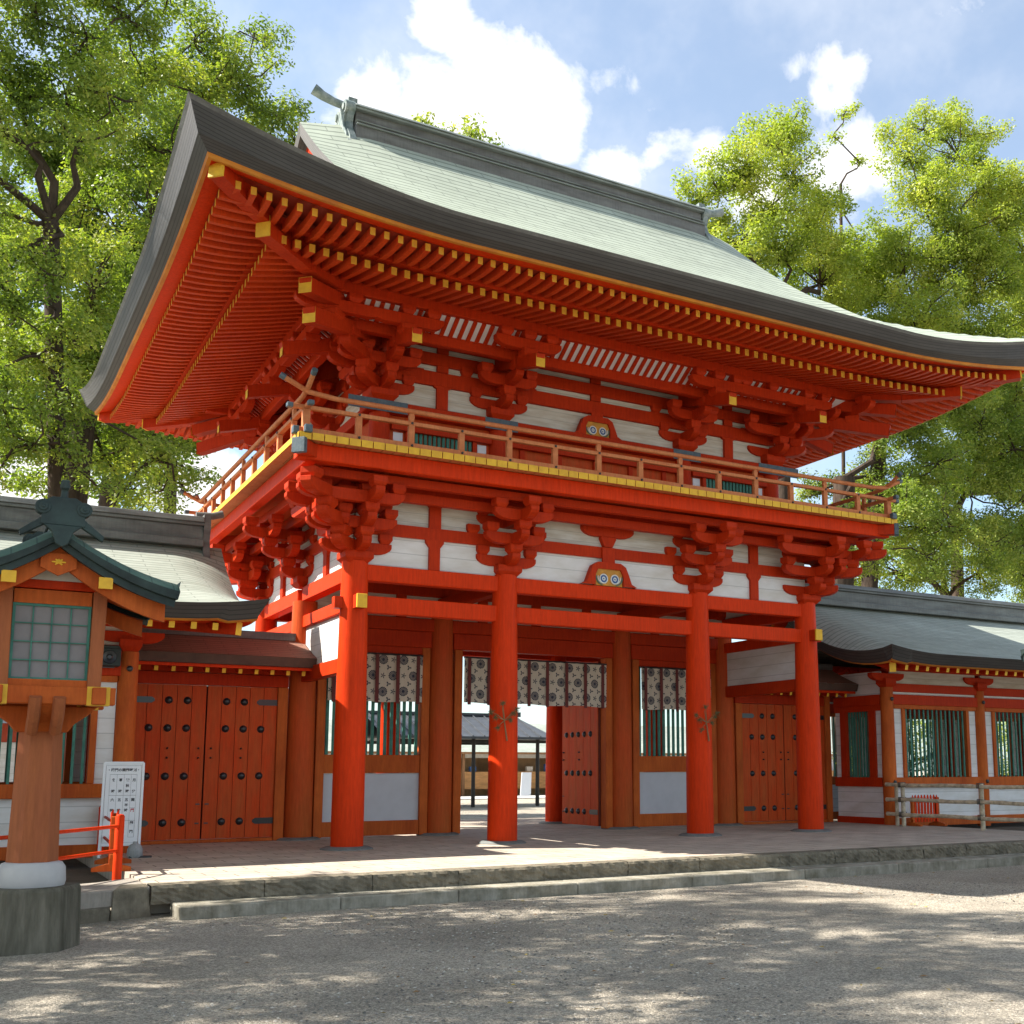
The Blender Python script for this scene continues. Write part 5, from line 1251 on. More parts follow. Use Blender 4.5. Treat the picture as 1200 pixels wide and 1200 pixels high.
for z in (1.25,.93): ln(-.19,z,.19,z)
ln(-.19,.55,.19,.55)
for c_ in cx_: ln(c_,.55,c_,1.25,.002)
ln(.11,.30,.11,.55); ln(.19,.30,.19,.55); ln(.11,.30,.19,.30); ln(.11,.74,.19,.74)
ln(-.25,1.385,.25,1.385,.002); ln(-.25,.22,.25,.22,.002); ln(-.25,.22,-.25,1.385,.002); ln(.25,.22,.25,1.385,.002)
NB('table_lines',m,INK,0)
def txt(s,x,z,size,mt=INK):
    cu=bpy.data.curves.new('t','FONT'); cu.body=s; cu.size=size; cu.align_x='CENTER'; cu.align_y='CENTER'; cu.offset=.0012
    to=bpy.data.objects.new('t',cu); C.objects.link(to); bpy.context.view_layer.update()
    me=bpy.data.meshes.new_from_object(to); bpy.data.objects.remove(to)
    me.transform(Mn@Matrix.Translation((x,yl-.0015,z))@Matrix.Rotation(PI/2,4,'X'))
    me.materials.clear(); me.materials.append(mt)
    o=bpy.data.objects.new('lettering',me); C.objects.link(o); place(o,t,(0,0,0)); 
txt('・楼門の開閉時刻・',0,1.315,.052)
for x,chs in ((.15,'月　分'),(.06,'春秋時'),(-.04,'夏　時'),(-.14,'冬　時')):
    for i,ch in enumerate(chs):
        if ch!='　': txt(ch,x+.003,1.16-.085*i,.052)
for x,chs in ((.15,'開門'),):
    txt('開',x,.86,.052); txt('門',x,.70,.056,INKR); txt('閉',x,.51,.052); txt('門',x,.38,.052)
for x,a,b in ((.06,'五','時'),(-.04,'五','時'),(-.14,'六','時')):
    txt(a,x,.86,.052); txt(b,x,.70,.052)
txt('半',.06,.78,.05)
wgt=thing('weight_bag','small grey weight sitting at the foot of the notice board','weight',(-8.25,-.12,0))
m=MB(); m.lathe([(.09,0),(.115,.04),(.11,.13),(.08,.19),(.04,.21),(.03,.24)],14); obj('bag',m,GREYB,wgt,(-8.27,-.12,0),smooth=True)
m=MB(); m.box(-.16,.16,-.05,.05,0,.03); obj('base_plate',m,BLKM,wgt,(-8.2,-.15,0))

# ------------------------------------------------------------------ courtyard beyond the gate
t=thing('open_pavilion','open pavilion with a charcoal sheet roof on dark posts, seen through the doorway','pavilion',(9,29,GZ))
xa,xb=5.0,13.1; yc,yh=29.5,2.7; m=MB()
zr_,ze=3.75,2.72
for s in (-1,1):
    P=[[(xa,yc+s*yh*(1-k/4),ze+(zr_-ze)*k/4) for k in range(5)],[(xb-.3-(0),yc+s*yh*(1-k/4),ze+(zr_-ze)*k/4) for k in range(5)]]
    P=[[(xa,yc+s*yh*(1-k/4),ze+(zr_-ze)*k/4) for k in range(5)],[(xb-(k/4)*.75,yc+s*yh*(1-k/4),ze+(zr_-ze)*k/4) for k in range(5)]]
    m.grid(P)
m.add([(xb,yc-yh,ze),(xb,yc+yh,ze),(xb-.75,yc,zr_)],[(0,1,2)])
m.add([(xa,yc-yh,ze-.10),(xb,yc-yh,ze-.10),(xb,yc-yh,ze),(xa,yc-yh,ze)],[(0,1,2,3)])
m.add([(xa,yc-yh,ze-.10),(xb,yc-yh,ze-.10),(xb,yc+yh,ze-.10),(xa,yc+yh,ze-.10)],[(0,1,2,3)])
rf=obj('roof',m,DKROOF,t)
x=xa+.2
while x<xb-.6:
    q=MB(); q.beam((x,yc-yh,ze+.03),(x,yc-.02,zr_+.03),.04,.05); obj('roof_batten',q,DKROOF,rf); x+=.55
q=MB(); q.box(xa,xb-.7,yc-.1,yc+.1,zr_,zr_+.12); q.box(xb-.72,xb-.5,yc-.14,yc+.14,zr_-.02,zr_+.2); obj('ridge',q,DKROOF,rf)
BKW=mat('black brown timber',(.03,.025,.022),.6,.2,3)
for x in (6.1,9.35,12.5):
    for y in (yc-2.1,yc+2.1):
        q=MB(); q.lathe([(.09,GZ),(.085,2.62)],10); obj('post',q,BKW,t,(x,y,0),smooth=True)
q=MB(); q.box(xa+.1,xb-.2,yc-2.16,yc-2.04,2.46,2.6); q.box(xa+.1,xb-.2,yc+2.04,yc+2.16,2.46,2.6); obj('roof_beam',q,BKW,t)
t=thing('amulet_hall','long low hall with shingled roof and wooden counter across the courtyard','building',(24,47,GZ))
yc=46
P=[];U=[]
for k in range(5): P.append([(4,yc-1.0+k*1.25,2.35+k*.42+.02*k*k),(52,yc-1.0+k*1.25,2.35+k*.42+.02*k*k)]); U.append([(4,k*1.3),(52,k*1.3)])
obj('roof',MB().grid(P,U),WROOF,t)
q=MB(); q.box(4,52,yc-1.02,yc-.9,2.22,2.34); obj('eave_board',q,WOODB,t)
q=MB(); q.box(4,52,yc+2.2,yc+2.4,GZ,3.2); obj('back_wall',q,mat('tan wood wall',(.62,.38,.20),.7,.2,1.5),t)
q=MB(); q.box(4,52,yc,yc+.6,.1,1.15); obj('counter',q,mat('orange wood counter',(.70,.34,.12),.6,.2,1.5,(1,1,4)),t)  # colour raised to stand in for light that misses the counter
for x in np.arange(5,50,2.9):
    q=MB(); q.box(x-.08,x+.08,yc-.7,yc-.54,GZ,2.3); obj('post',q,WOODB,t)
for x in np.arange(6,50,4.6):
    q=MB(); q.box(x-.7,x+.7,yc+.7,yc+.75,1.15,2.1); obj('white_shutter',q,WHTP,t)
q=MB(); q.box(4,52,yc+.3,yc+.34,2.0,2.3); obj('hanging_cloth',q,mat('pale striped cloth',(.65,.6,.52),.8,.1,8),t)
obj('courtyard_path',MB().box(2,60,39,44.5,GZ+.004,GZ+.05),mat('pale courtyard paving',(.5,.48,.45),.85,.1,2),kind='structure')
random.seed(4)
gcol=[(.5,.05,.03),(.7,.6,.5),(.05,.12,.3),(.6,.4,.1)]
for k in range(7):
    x=15+k*1.3; q=MB(); q.box(-.22,.22,-.1,.1,0,random.uniform(.2,.5)); q.box(-.18,.18,-.14,-.1,.05,.16)
    o=obj('amulet_rack',q,mat('rack colour %d'%(k%4),gcol[k%4],.6,.1,6),None,(x,yc+.25,1.15),bevel=.01); o['label']='small display rack on the wooden counter across the courtyard'; o['category']='display rack'; o['group']='display racks on the hall counter'
t=thing('white_sign','leaning white signboard standing in the courtyard beside the open door leaf','sign',(19.9,43.5,GZ))
q=MB(); q.hexa([(-.35,0,.0),(.35,0,.0),(.35,.05,.0),(-.35,.05,.0)],[(-.05,.4,1.45),(.6,.4,1.45),(.6,.45,1.45),(-.05,.45,1.45)]); obj('board',q,WHTP,t,(19.9,43.5,GZ))
q=MB(); q.beam((.2,.42,1.3),(.2,1.0,0),.04,.04); obj('stay',q,WOODB,t,(19.9,43.5,GZ))
# green fence-like wall far behind, closing the view through the lattices
t=thing('far_hall','red shrine hall with dark green roof far behind the left lattice','building',(-14,34,GZ))
q=MB(); q.box(-24,-3,32,38,GZ,3.2); obj('wall',q,mat('far hall red',(.5,.07,.03),.6,.1,2),t)
for x in np.arange(-23.5,-3,2.4):
    q=MB(); q.box(x,x+1.4,31.95,31.99,.6,2.4); obj('plaster_panel',q,WHT,t)
q=MB(); q.prism([(30.6,3.1),(35,5.6),(39.4,3.1),(35,3.3)],'x',-25.5,-1.5); obj('roof',q,WROOF if False else DKROOF,t)

# ------------------------------------------------------------------ TREES
def quads_mesh(name,P,mats):
    """P: (n,4,3) numpy -> mesh of separate quads"""
    n=len(P); me=bpy.data.meshes.new(name); me.vertices.add(4*n); me.vertices.foreach_set('co',P.reshape(-1).astype(np.float32))
    me.loops.add(4*n); me.loops.foreach_set('vertex_index',np.arange(4*n,dtype=np.int32)); me.polygons.add(n)
    me.polygons.foreach_set('loop_start',np.arange(0,4*n,4,dtype=np.int32)); me.polygons.foreach_set('loop_total',np.full(n,4,dtype=np.int32))
    me.materials.append(mats); me.update(); me.validate(); return me
def leaves(centres,radii,dens,size,rng,flat=.75):
    out=[]
    for c,r in zip(centres,radii):
        k=int(dens*r*r); d=rng.normal(size=(k,3)); d/=np.linalg.norm(d,axis=1)[:,None]
        rad=r*rng.uniform(.15,1.15,size=(k,1))**.6; p=np.array(c)+d*rad*np.array([1,1,flat])
        n=d*.7+np.array([0,0,.75])+rng.normal(size=(k,3))*.55; n/=np.linalg.norm(n,axis=1)[:,None]
        a=np.cross(n,rng.normal(size=(k,3))); a/=np.linalg.norm(a,axis=1)[:,None]; b=np.cross(n,a)
        L_=size*rng.uniform(.6,1.25,size=(k,1)); w=L_*.48
        out.append(np.stack([p-a*L_*.5,p+b*w*.5-a*L_*.05,p+a*L_*.5,p-b*w*.5-a*L_*.05],axis=1))
    return np.concatenate(out)
def tree(name,label,base,fork,blobs,seed,lm,r0=.5,size=.17,dens=330,sub=1.0,group=None,tw=1.0):
    rng=np.random.default_rng(seed); rnd=random.Random(seed)
    t=thing(name,label,'tree',base,0,group); tm=MB(); base=Vector(base); fork=Vector(fork)
    mid=base.lerp(fork,.5)+Vector((rnd.uniform(-.4,.4),rnd.uniform(-.4,.4),0))
    tm.tube([base+Vector((0,0,-.3)),base.lerp(mid,.25),mid,fork],[r0*1.5,r0*1.1,r0*.95,r0*.8],12,cap=True)
    # limbs: group blobs, walk from the fork outwards via intermediate joints
    cen=[];rad=[]
    joints=[(fork,r0*.75)]
    order=sorted(range(len(blobs)),key=lambda i:(Vector(blobs[i][:3])-fork).length)
    for i in order:
        c=Vector(blobs[i][:3]); r=blobs[i][3]
        js=[j for j in joints if j[0].z<c.z+1.5] or joints
        j=min(js,key=lambda j:(j[0]-c).length+ (0 if j[1]>.12 else 1.5)); p0,rr=j
        d=(c-p0); Ln=d.length; rb=min(rr*.72,.05+.03*Ln*tw); rb=max(rb,.045)
        m1=p0+d*.35+Vector((rnd.gauss(0,.09),rnd.gauss(0,.09),rnd.gauss(.0,.07)))*Ln; m2=p0+d*.7+Vector((rnd.gauss(0,.07),rnd.gauss(0,.07),rnd.gauss(0,.05)))*Ln
        tm.tube([p0,m1,m2,c],[rb,rb*.85,rb*.65,rb*.45],7,cap=False)
        joints.append((m2,rb*.7)); joints.append((c,rb*.5))
        ns=max(6,int(13*r**1.7*sub))
        for k in range(ns):
            v=Vector(rng.normal(size=3)); v.normalize(); v.z=v.z*.8+.12
            q=c+v*r*rnd.uniform(.35,1.3); sr=rnd.uniform(.42,.78)*min(1,.5+r*.3); cen.append(tuple(q)); rad.append(sr)
            if k%2==0:
                e=(c+q)/2+Vector((rnd.gauss(0,.12),rnd.gauss(0,.12),-.1*r)); tm.tube([c.lerp(m2,.25),e,q],[rb*.38,.028,.012],5,cap=False)
    tk=obj('trunk',tm,BARK,t,smooth=True)
    P=leaves(cen,rad,dens,size,rng); me=quads_mesh('crown',P,lm)
    o=bpy.data.objects.new('crown',me); C.objects.link(o); place(o,t,(0,0,0)); return len(P)
#TREES#
tree('camphor_tree','tall camphor tree whose trunk rises behind the left corridor roof',(-7.9, 17.0, -0.38),(-7.9, 17.0, 12.1),[(-7.6, 16.0, 13.2, 1.49), (-8.9, 18.0, 14.2, 1.42), (-6.4, 17.0, 15.7, 1.44), (-8.1, 15.0, 15.1, 1.34), (-9.6, 16.0, 15.9, 1.22), (-8.9, 15.0, 11.4, 1.18), (-6.7, 17.0, 12.1, 1.29), (-5.3, 18.0, 11.5, 1.21), (-7.0, 15.0, 9.1, 0.62), (-5.2, 16.0, 9.7, 0.66), (-9.2, 16.0, 9.4, 0.67), (-5.7, 20.0, 9.9, 0.67), (-6.2, 15.0, 10.1, 0.73), (-7.2, 18.0, 10.7, 1.04), (-5.3, 19.0, 14.3, 1.39), (-6.5, 16.0, 18.0, 1.42), (-4.2, 19.0, 17.5, 1.43), (-8.4, 18.0, 18.7, 1.32), (-9.8, 17.0, 13.1, 1.11), (-4.4, 19.0, 12.4, 0.98), (-5.3, 19.0, 10.2, 0.68), (-9.4, 18.0, 11.1, 1.01), (-6.0, 16.0, 20.1, 1.31), (-7.4, 17.0, 20.4, 1.32), (-4.1, 18.0, 20.1, 1.27), (-5.0, 17.0, 22.9, 1.38), (-6.9, 16.0, 22.6, 1.31), (-3.1, 18.0, 21.9, 1.21), (-3.8, 17.0, 23.9, 1.18), (-2.6, 18.0, 23.6, 1.05), (-1.8, 18.0, 22.8, 0.94), (-5.5, 17.0, 24.7, 1.1), (-1.4, 19.0, 21.8, 0.9), (-3.3, 18.0, 26.3, 0.88), (-2.4, 20.0, 21.0, 1.09)],21,LEAF1,r0=0.42,size=0.145,dens=640)
tree('camphor_tree','broad camphor tree filling the upper left corner, its limbs forking dark against the sky',(-8.7, 14.0, -0.38),(-9.3, 14.0, 16.1),[(-9.3, 13.0, 14.2, 0.76), (-10.0, 13.0, 12.9, 0.75), (-8.8, 13.5, 12.9, 0.77), (-9.8, 13.3, 15.0, 0.54), (-8.6, 13.0, 11.1, 0.76), (-8.8, 13.0, 9.7, 0.66), (-8.1, 13.0, 8.9, 0.58), (-10.2, 13.0, 17.7, 0.9), (-8.8, 13.0, 18.3, 0.92), (-10.3, 14.0, 19.3, 1.16), (-10.1, 13.0, 10.4, 0.83), (-9.4, 13.0, 9.6, 0.83), (-10.3, 13.0, 8.6, 0.73), (-9.4, 13.5, 12.1, 0.9), (-11.2, 13.0, 19.9, 1.34), (-9.1, 14.0, 20.0, 1.19), (-8.8, 13.0, 21.3, 1.12), (-10.1, 13.0, 21.3, 1.03), (-7.7, 14.0, 22.8, 1.03), (-11.2, 12.0, 16.1, 1.17), (-8.1, 13.0, 19.7, 1.06), (-11.2, 12.0, 13.4, 1.05), (-11.9, 13.0, 18.0, 1.31), (-10.8, 13.0, 22.6, 1.37), (-8.9, 14.0, 24.0, 1.46), (-6.6, 14.0, 24.6, 1.26), (-10.7, 14.0, 15.8, 0.77), (-10.0, 13.0, 13.4, 0.79), (-10.8, 13.0, 11.2, 0.86), (-10.0, 14.0, 9.8, 0.67), (-11.8, 13.0, 22.7, 1.57)],22,LEAF1,r0=0.26,size=0.14,dens=640)
tree('camphor_tree','sunlit camphor tree directly right of the gate ridge end',(17.9, 17.0, -0.38),(18.9, 17.0, 20.8),[(18.8, 17.0, 23.1, 1.54), (15.9, 16.0, 22.7, 1.46), (15.4, 17.0, 25.1, 1.28), (16.2, 16.0, 26.2, 1.34), (18.7, 17.0, 28.4, 1.34), (18.7, 16.0, 26.3, 1.31), (16.8, 18.0, 21.9, 1.45), (20.5, 17.0, 24.7, 1.57), (21.8, 18.0, 23.0, 1.69), (17.5, 16.0, 24.6, 1.36), (15.7, 18.0, 23.9, 1.09), (23.0, 18.0, 21.6, 1.55), (20.0, 18.0, 21.0, 1.5), (21.5, 17.0, 26.3, 0.99), (25.3, 19.0, 23.3, 1.45), (24.8, 19.0, 25.4, 1.46), (15.2, 18.0, 25.1, 0.72), (24.8, 19.0, 24.1, 1.61), (21.8, 18.0, 24.6, 1.31), (18.8, 18.0, 19.6, 1.33), (16.0, 16.0, 25.1, 0.77), (19.4, 17.0, 29.2, 0.83)],23,LEAF2,r0=0.33,size=0.16,dens=560)
tree('camphor_tree','spreading camphor tree in the upper right corner with one thick leaning limb',(20.1, 15.0, -0.38),(23.3, 15.5, 19.6),[(24.9, 15.0, 20.9, 1.57), (27.8, 16.0, 24.0, 1.78), (25.1, 16.0, 24.2, 1.54), (27.9, 15.0, 25.7, 1.76), (25.8, 15.0, 27.0, 1.61), (28.8, 16.0, 30.2, 1.54), (29.2, 15.0, 28.3, 1.59), (25.6, 16.0, 29.1, 1.26), (31.4, 16.0, 27.0, 1.73), (27.6, 17.0, 31.7, 0.98), (29.4, 15.0, 23.5, 1.66), (33.2, 16.0, 26.1, 1.88), (34.4, 16.0, 29.1, 1.79), (28.1, 16.0, 21.1, 1.57), (30.1, 15.0, 20.8, 1.65), (32.6, 15.0, 22.5, 1.62), (34.4, 15.0, 25.1, 2.07), (26.5, 18.0, 23.4, 1.45), (26.4, 19.0, 24.9, 1.39), (34.0, 15.0, 20.7, 2.04), (34.5, 17.0, 30.7, 1.13), (29.4, 17.0, 32.5, 1.0), (24.8, 17.0, 20.6, 1.7), (25.4, 17.0, 25.5, 1.1), (26.5, 15.5, 24.7, 1.39), (30.6, 16.0, 31.8, 0.99), (30.9, 15.0, 27.7, 1.46), (28.4, 15.0, 24.5, 1.41)],24,LEAF2,r0=0.36,size=0.155,dens=560)
tree('camphor_tree','massive old tree with the thick mossy trunk under the right eave of the gate',(19.9, 15.0, -0.38),(20.1, 15.0, 13.0),[(22.1, 14.5, 15.0, 1.2), (23.6, 14.0, 15.8, 1.36), (25.7, 14.0, 16.9, 1.46), (22.5, 16.0, 13.6, 1.16), (23.5, 15.0, 13.1, 1.37), (24.5, 14.0, 14.1, 1.36), (27.2, 14.0, 16.0, 1.48), (27.6, 15.0, 14.0, 1.43), (29.5, 14.0, 17.5, 1.45), (29.3, 14.0, 15.2, 1.59), (22.9, 16.0, 11.4, 1.23), (24.6, 15.0, 11.4, 1.31), (27.2, 15.0, 11.6, 1.42), (28.8, 14.0, 12.4, 1.49), (20.5, 17.0, 12.8, 1.01), (31.5, 14.0, 14.3, 1.73), (30.6, 14.0, 11.0, 1.7), (29.1, 15.0, 18.6, 1.32), (32.4, 14.0, 18.0, 1.77), (20.4, 17.0, 10.9, 1.08), (21.4, 13.0, 11.3, 1.15), (23.7, 13.0, 11.2, 1.18), (19.4, 13.0, 9.3, 0.85), (25.6, 13.0, 10.4, 1.2), (28.3, 13.0, 10.6, 1.23), (23.2, 13.5, 9.7, 1.04), (19.6, 14.0, 11.3, 0.81)],25,LEAF1,r0=0.55,size=0.145,dens=640)
tree('camphor_tree','low bushy tree crowded behind the right corridor roof',(29.9, 19.0, -0.38),(30.1, 19.0, 9.4),[(24.1, 19.0, 9.7, 1.31), (25.8, 18.0, 10.1, 1.39), (29.6, 19.0, 10.8, 1.55), (31.4, 18.0, 10.6, 1.55), (34.4, 18.0, 11.0, 1.67), (26.2, 20.0, 11.7, 1.2), (29.6, 20.0, 12.0, 1.41), (35.7, 20.0, 12.6, 1.58), (36.9, 18.0, 10.2, 1.71), (23.0, 20.0, 9.4, 1.16)],26,LEAF1,r0=0.3,size=0.14,dens=640)
tree('camphor_tree','tree top whose few leaves just peek over the middle of the gate ridge',(4.3, 20.0, -0.38),(4.0, 20.0, 22.2),[(3.7, 20.0, 26.1, 0.5), (4.5, 20.0, 25.9, 0.5), (5.3, 20.0, 25.9, 0.54), (3.1, 20.0, 25.1, 0.85), (5.9, 20.0, 24.8, 1.36), (3.8, 20.0, 23.5, 1.65)],27,LEAF1,r0=0.35,size=0.2,dens=300)
tree('camphor_tree','thin leafless looking branch tree rising against the cloud between the two right crowns',(26.1, 22.0, -0.38),(27.0, 22.0, 31.0),[(27.4, 22.0, 35.0, 0.49), (28.1, 22.0, 35.5, 0.4), (26.7, 22.0, 33.5, 0.31), (28.4, 22.0, 32.6, 0.31), (25.5, 22.0, 22.3, 1.69), (28.3, 22.0, 27.4, 0.62)],28,LEAF2,r0=0.1,size=0.2,dens=150,sub=0.8,tw=0.6)
tree('camphor_tree','darker tree far behind the left edge of the corridor roof',(-3.2, 30.0, -0.38),(-3.4, 30.0, 14.1),[(-3.7, 30.0, 13.3, 0.78), (-5.0, 30.0, 13.0, 0.77), (-6.3, 30.0, 12.6, 0.69), (-2.6, 30.0, 13.8, 0.65), (-9.1, 30.0, 12.6, 0.67), (-9.7, 30.0, 13.2, 0.73), (-7.8, 30.0, 11.6, 0.54), (-4.9, 32.0, 15.1, 1.46), (-6.9, 32.0, 14.8, 1.43)],29,LEAF3,r0=0.3,size=0.24,dens=200)
tree('camphor_tree','dense dark crown filling the gap between the two left camphor trees',(-6.2, 24.0, -0.38),(-6.3, 24.0, 11.6),[(-6.4, 24.0, 12.8, 1.53), (-8.4, 24.0, 13.8, 1.49), (-4.4, 24.0, 13.8, 1.41), (-7.4, 24.0, 16.5, 1.83), (-4.6, 24.0, 17.0, 1.74), (-9.3, 24.0, 16.1, 1.79), (-6.2, 24.0, 20.0, 1.88), (-8.7, 24.0, 19.4, 1.82), (-4.0, 25.0, 20.9, 1.65), (-7.0, 24.0, 22.8, 1.73), (-9.2, 24.0, 23.2, 1.83), (-4.5, 25.0, 24.3, 1.66), (-10.8, 24.0, 18.9, 1.77), (-10.2, 24.0, 13.5, 1.17), (-7.3, 25.0, 26.3, 1.61), (-3.8, 26.0, 27.2, 1.37), (-2.7, 26.0, 17.4, 1.01)],31,LEAF3,r0=0.4,size=0.26,dens=330)
tree('camphor_tree','darker crown standing behind the three right hand trees',(36.1, 24.0, -0.38),(36.5, 24.0, 15.3),[(35.3, 24.0, 17.0, 2.34), (40.8, 24.0, 17.8, 2.45), (32.9, 24.0, 20.5, 2.08), (38.3, 24.0, 21.4, 2.42), (43.3, 24.0, 21.2, 2.51), (36.8, 25.0, 24.5, 2.2), (42.6, 25.0, 25.6, 2.3), (32.8, 25.0, 24.2, 1.65), (44.5, 25.0, 30.3, 2.09), (30.1, 24.0, 14.5, 1.78), (26.4, 24.0, 23.1, 1.76), (23.7, 24.0, 24.4, 1.55), (28.1, 24.0, 22.5, 1.61), (22.9, 25.0, 26.9, 1.14)],32,LEAF1,r0=0.4,size=0.26,dens=330)
tree('garden_hedge','leafy green bushes growing right behind the lattice windows of the right corridor',(18.4, 9.0, -0.38),(18.4, 9.0, 1.9),[(14.4, 8.5, 1.9, 0.71), (16.5, 9.0, 2.7, 0.85), (16.8, 9.0, 1.3, 0.85), (18.4, 9.0, 2.2, 0.99), (18.7, 9.0, 0.7, 0.87), (20.5, 9.0, 2.5, 1.02), (20.4, 9.0, 1.0, 1.01), (22.7, 9.0, 2.2, 1.1), (22.6, 9.0, 1.0, 1.1), (24.5, 9.0, 1.9, 1.13), (14.5, 9.0, 0.8, 0.71)],34,LEAF2,r0=0.15,size=0.13,dens=420)
tree('camphor_tree','lower camphor tree outside the left edge shading the lantern',(-19,-3,-.38),(-17.5,-3.5,5),[(-17.8, -6.3, 6.6, 0.77), (-15.8, -5.1, 7.7, 0.78), (-15.0, -6.4, 8.5, 0.79), (-13.7, -3.6, 5.9, 0.93), (-17.0, -2.8, 5.3, 1.21), (-18.2, -3.7, 7.5, 0.96), (-12.1, -5.8, 9.0, 0.85), (-18.1, -7.8, 6.4, 1.26), (-13.3, -3.6, 7.0, 1.13), (-15.1, -8.2, 5.2, 0.87), (-16.6, -2.6, 7.0, 1.15), (-18.4, -4.9, 7.0, 1.08), (-12.3, -5.0, 7.3, 1.02), (-15.0, -7.8, 8.0, 1.2), (-12.1, -6.5, 5.1, 0.84), (-12.3, -4.6, 8.8, 0.83), (-18.3, -4.3, 9.0, 0.84), (-14.0, -8.1, 8.7, 1.0), (-16.8, -7.6, 8.6, 0.83), (-18.6, -8.9, 7.0, 1.0), (-13.2, -2.3, 6.8, 0.92), (-15.6, -4.1, 7.1, 1.21), (-12.6, -2.3, 8.7, 0.81), (-12.6, -6.8, 7.7, 0.87), (-14.7, -9.7, 5.0, 1.29), (-14.8, -6.8, 5.7, 0.78)],30,LEAF1,r0=.4,size=.2,dens=260,sub=.8)
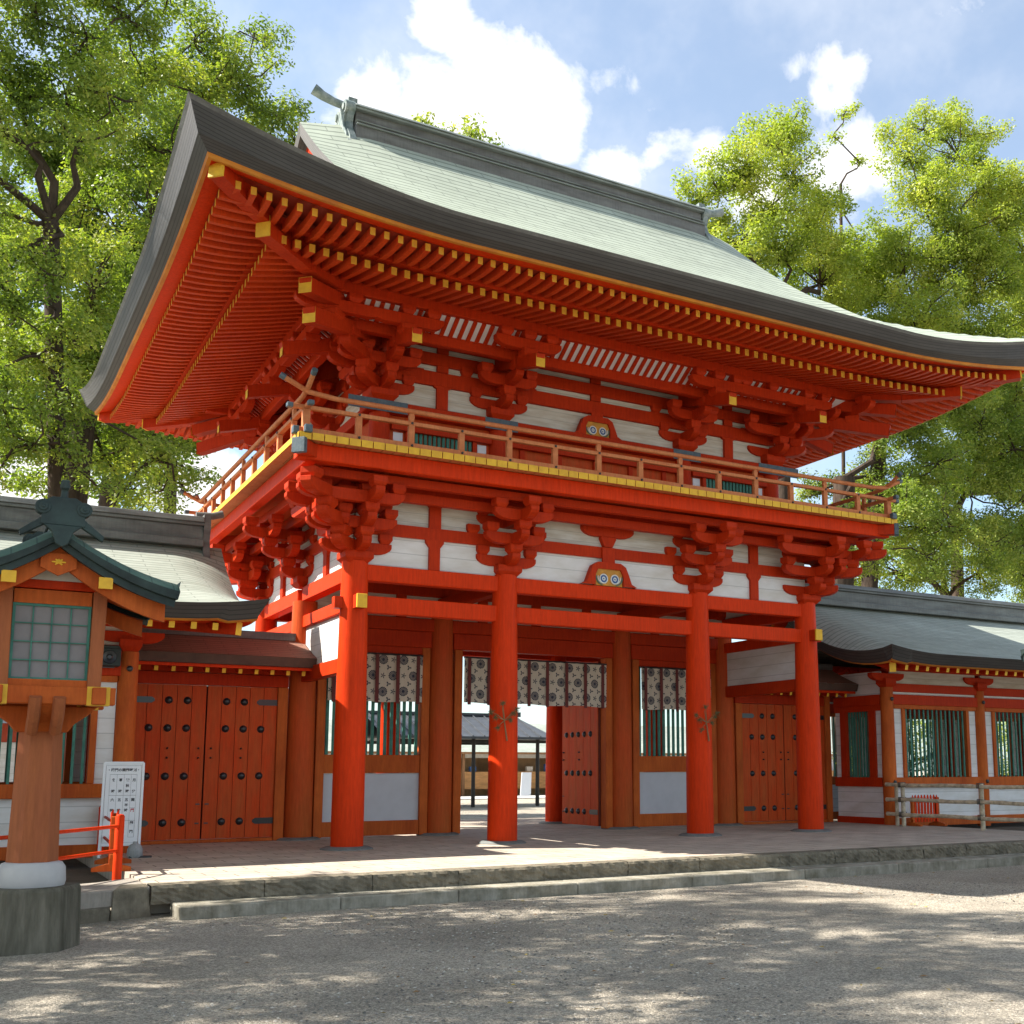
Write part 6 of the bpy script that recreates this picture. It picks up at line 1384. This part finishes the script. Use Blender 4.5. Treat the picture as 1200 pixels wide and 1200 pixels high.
tree('camphor_tree','tall camphor tree outside the frame whose canopy overhangs and dapples the gravel',(-22,-9,-.38),(-17,-9,14.5),[(-19.7, -1.9, 15.7, 1.0), (-24.6, -11.1, 15.5, 0.85), (-6.5, -10.8, 15.8, 0.96), (-17.2, -0.4, 16.4, 1.08), (-11.5, -4.5, 16.6, 0.89), (-8.2, -5.6, 17.1, 0.8), (-18.6, -0.9, 17.0, 1.2), (-14.8, -6.1, 14.1, 1.2), (-5.4, -7.3, 16.1, 1.05), (-10.3, -6.8, 15.0, 0.97), (-6.8, -4.6, 15.6, 0.87), (-15.7, -10.2, 15.7, 0.77), (-22.4, -7.8, 14.5, 0.82), (-8.8, -10.5, 15.5, 1.1), (-2.9, -9.0, 15.2, 0.83), (-5.2, -10.4, 15.6, 0.94), (-8.1, -8.4, 14.3, 1.11), (-14.3, -3.8, 16.5, 0.78), (-18.6, -8.4, 13.2, 0.81), (-1.7, -9.9, 15.2, 1.0), (-9.6, -10.2, 14.4, 1.14), (-21.1, -5.9, 16.2, 0.89), (-24.1, -10.6, 17.4, 0.76), (-10.6, -3.5, 16.4, 0.91), (-0.2, -8.9, 14.2, 1.05), (-10.9, -11.5, 14.4, 0.91), (-3.5, -6.0, 13.9, 1.01), (-21.3, -10.5, 15.2, 0.93), (-4.1, -3.9, 16.3, 1.01), (-4.8, -9.3, 15.9, 1.07), (-19.6, -3.4, 14.4, 1.17), (-14.0, -9.5, 14.5, 0.9), (-8.3, -6.9, 15.9, 1.28), (-8.6, -5.4, 15.9, 1.07), (1.5, -9.4, 13.9, 1.24), (-21.0, -7.5, 17.3, 0.84), (-16.9, -5.7, 14.1, 1.02), (-10.4, -6.5, 13.2, 0.96), (-22.1, -1.9, 16.0, 1.22), (-12.8, -2.7, 17.5, 0.8), (-14.6, -5.1, 15.6, 0.87), (1.4, -7.0, 16.7, 0.86), (-24.1, -2.3, 17.5, 1.07), (-14.4, -12.2, 13.1, 1.15), (-10.2, -10.0, 13.4, 1.04), (-16.3, -7.7, 13.8, 1.02), (-21.0, -0.7, 14.2, 0.89), (-22.6, -1.3, 14.0, 0.88), (-15.6, -1.0, 13.2, 0.79), (-22.6, -5.7, 14.1, 1.06), (-5.4, -3.3, 15.8, 0.88), (1.2, -10.4, 17.1, 0.94), (-19.9, 0.7, 14.6, 0.83), (-19.5, -4.7, 14.8, 0.79), (-16.3, -4.7, 14.2, 1.29), (-8.8, -6.5, 14.6, 0.77), (-7.2, -3.8, 15.2, 1.22), (-16.3, -11.2, 13.5, 1.28), (-22.7, -7.5, 13.3, 0.96), (-5.6, -11.1, 13.4, 0.97), (-11.9, -6.9, 15.4, 1.27), (-5.0, -8.8, 13.9, 0.79), (-3.4, -7.5, 15.3, 0.81), (-16.9, -0.2, 13.5, 0.92), (-16.9, -7.0, 16.1, 1.18), (-24.2, 2.0, 17.3, 0.81), (-14.0, -4.7, 14.0, 1.21), (-14.1, -7.3, 14.5, 0.93), (-19.9, -8.1, 17.5, 0.8), (-21.4, -8.7, 16.7, 0.95), (2.0, -10.7, 13.5, 0.8), (-1.2, -4.5, 16.7, 0.91), (-24.5, 1.2, 16.2, 1.24), (-2.8, -4.2, 16.8, 1.01), (-26.2, -2.1, 16.9, 1.01), (2.1, -9.1, 15.4, 1.09), (2.2, -11.7, 13.9, 1.12), (-22.8, -9.8, 13.9, 1.1), (-0.7, -11.7, 14.2, 1.07), (-21.3, -10.0, 16.5, 1.29), (0.1, -4.5, 16.5, 0.98), (-2.9, -6.6, 14.5, 0.99), (-12.1, -9.4, 13.7, 1.06), (-18.1, -8.2, 17.3, 1.12), (-17.8, 1.4, 17.2, 1.26), (-5.4, -6.5, 15.4, 1.06), (-24.6, -3.8, 15.6, 1.12), (-4.2, -9.9, 16.3, 0.76), (-19.3, -3.2, 15.5, 0.8), (-1.9, -6.2, 16.9, 1.14), (-13.8, -11.2, 16.2, 0.75), (-23.1, -8.2, 17.1, 1.08), (-10.3, -7.9, 15.3, 0.93), (-24.9, -10.1, 15.1, 0.8), (-19.8, -9.4, 16.2, 0.95), (-19.1, -5.3, 15.3, 1.11), (1.7, -8.0, 15.2, 1.13), (-17.3, -3.1, 14.8, 0.8), (-3.6, -10.4, 13.0, 1.11), (-24.0, -3.5, 17.4, 1.02), (-19.5, -1.4, 13.7, 0.8), (-5.9, -9.3, 13.6, 0.83), (-23.2, -8.7, 15.7, 1.28), (-14.0, -7.3, 15.9, 1.02), (-14.4, -10.2, 15.6, 0.93), (-18.3, -1.3, 15.1, 1.06), (-19.7, -11.2, 15.9, 1.0), (-23.5, -1.0, 13.5, 0.78), (0.5, -5.9, 16.1, 0.77), (-10.9, -4.6, 14.2, 0.79), (-26.1, -0.9, 16.5, 0.81), (-15.6, -2.8, 15.4, 1.12)],33,LEAF1,r0=.6,size=.21,dens=250,sub=.8)
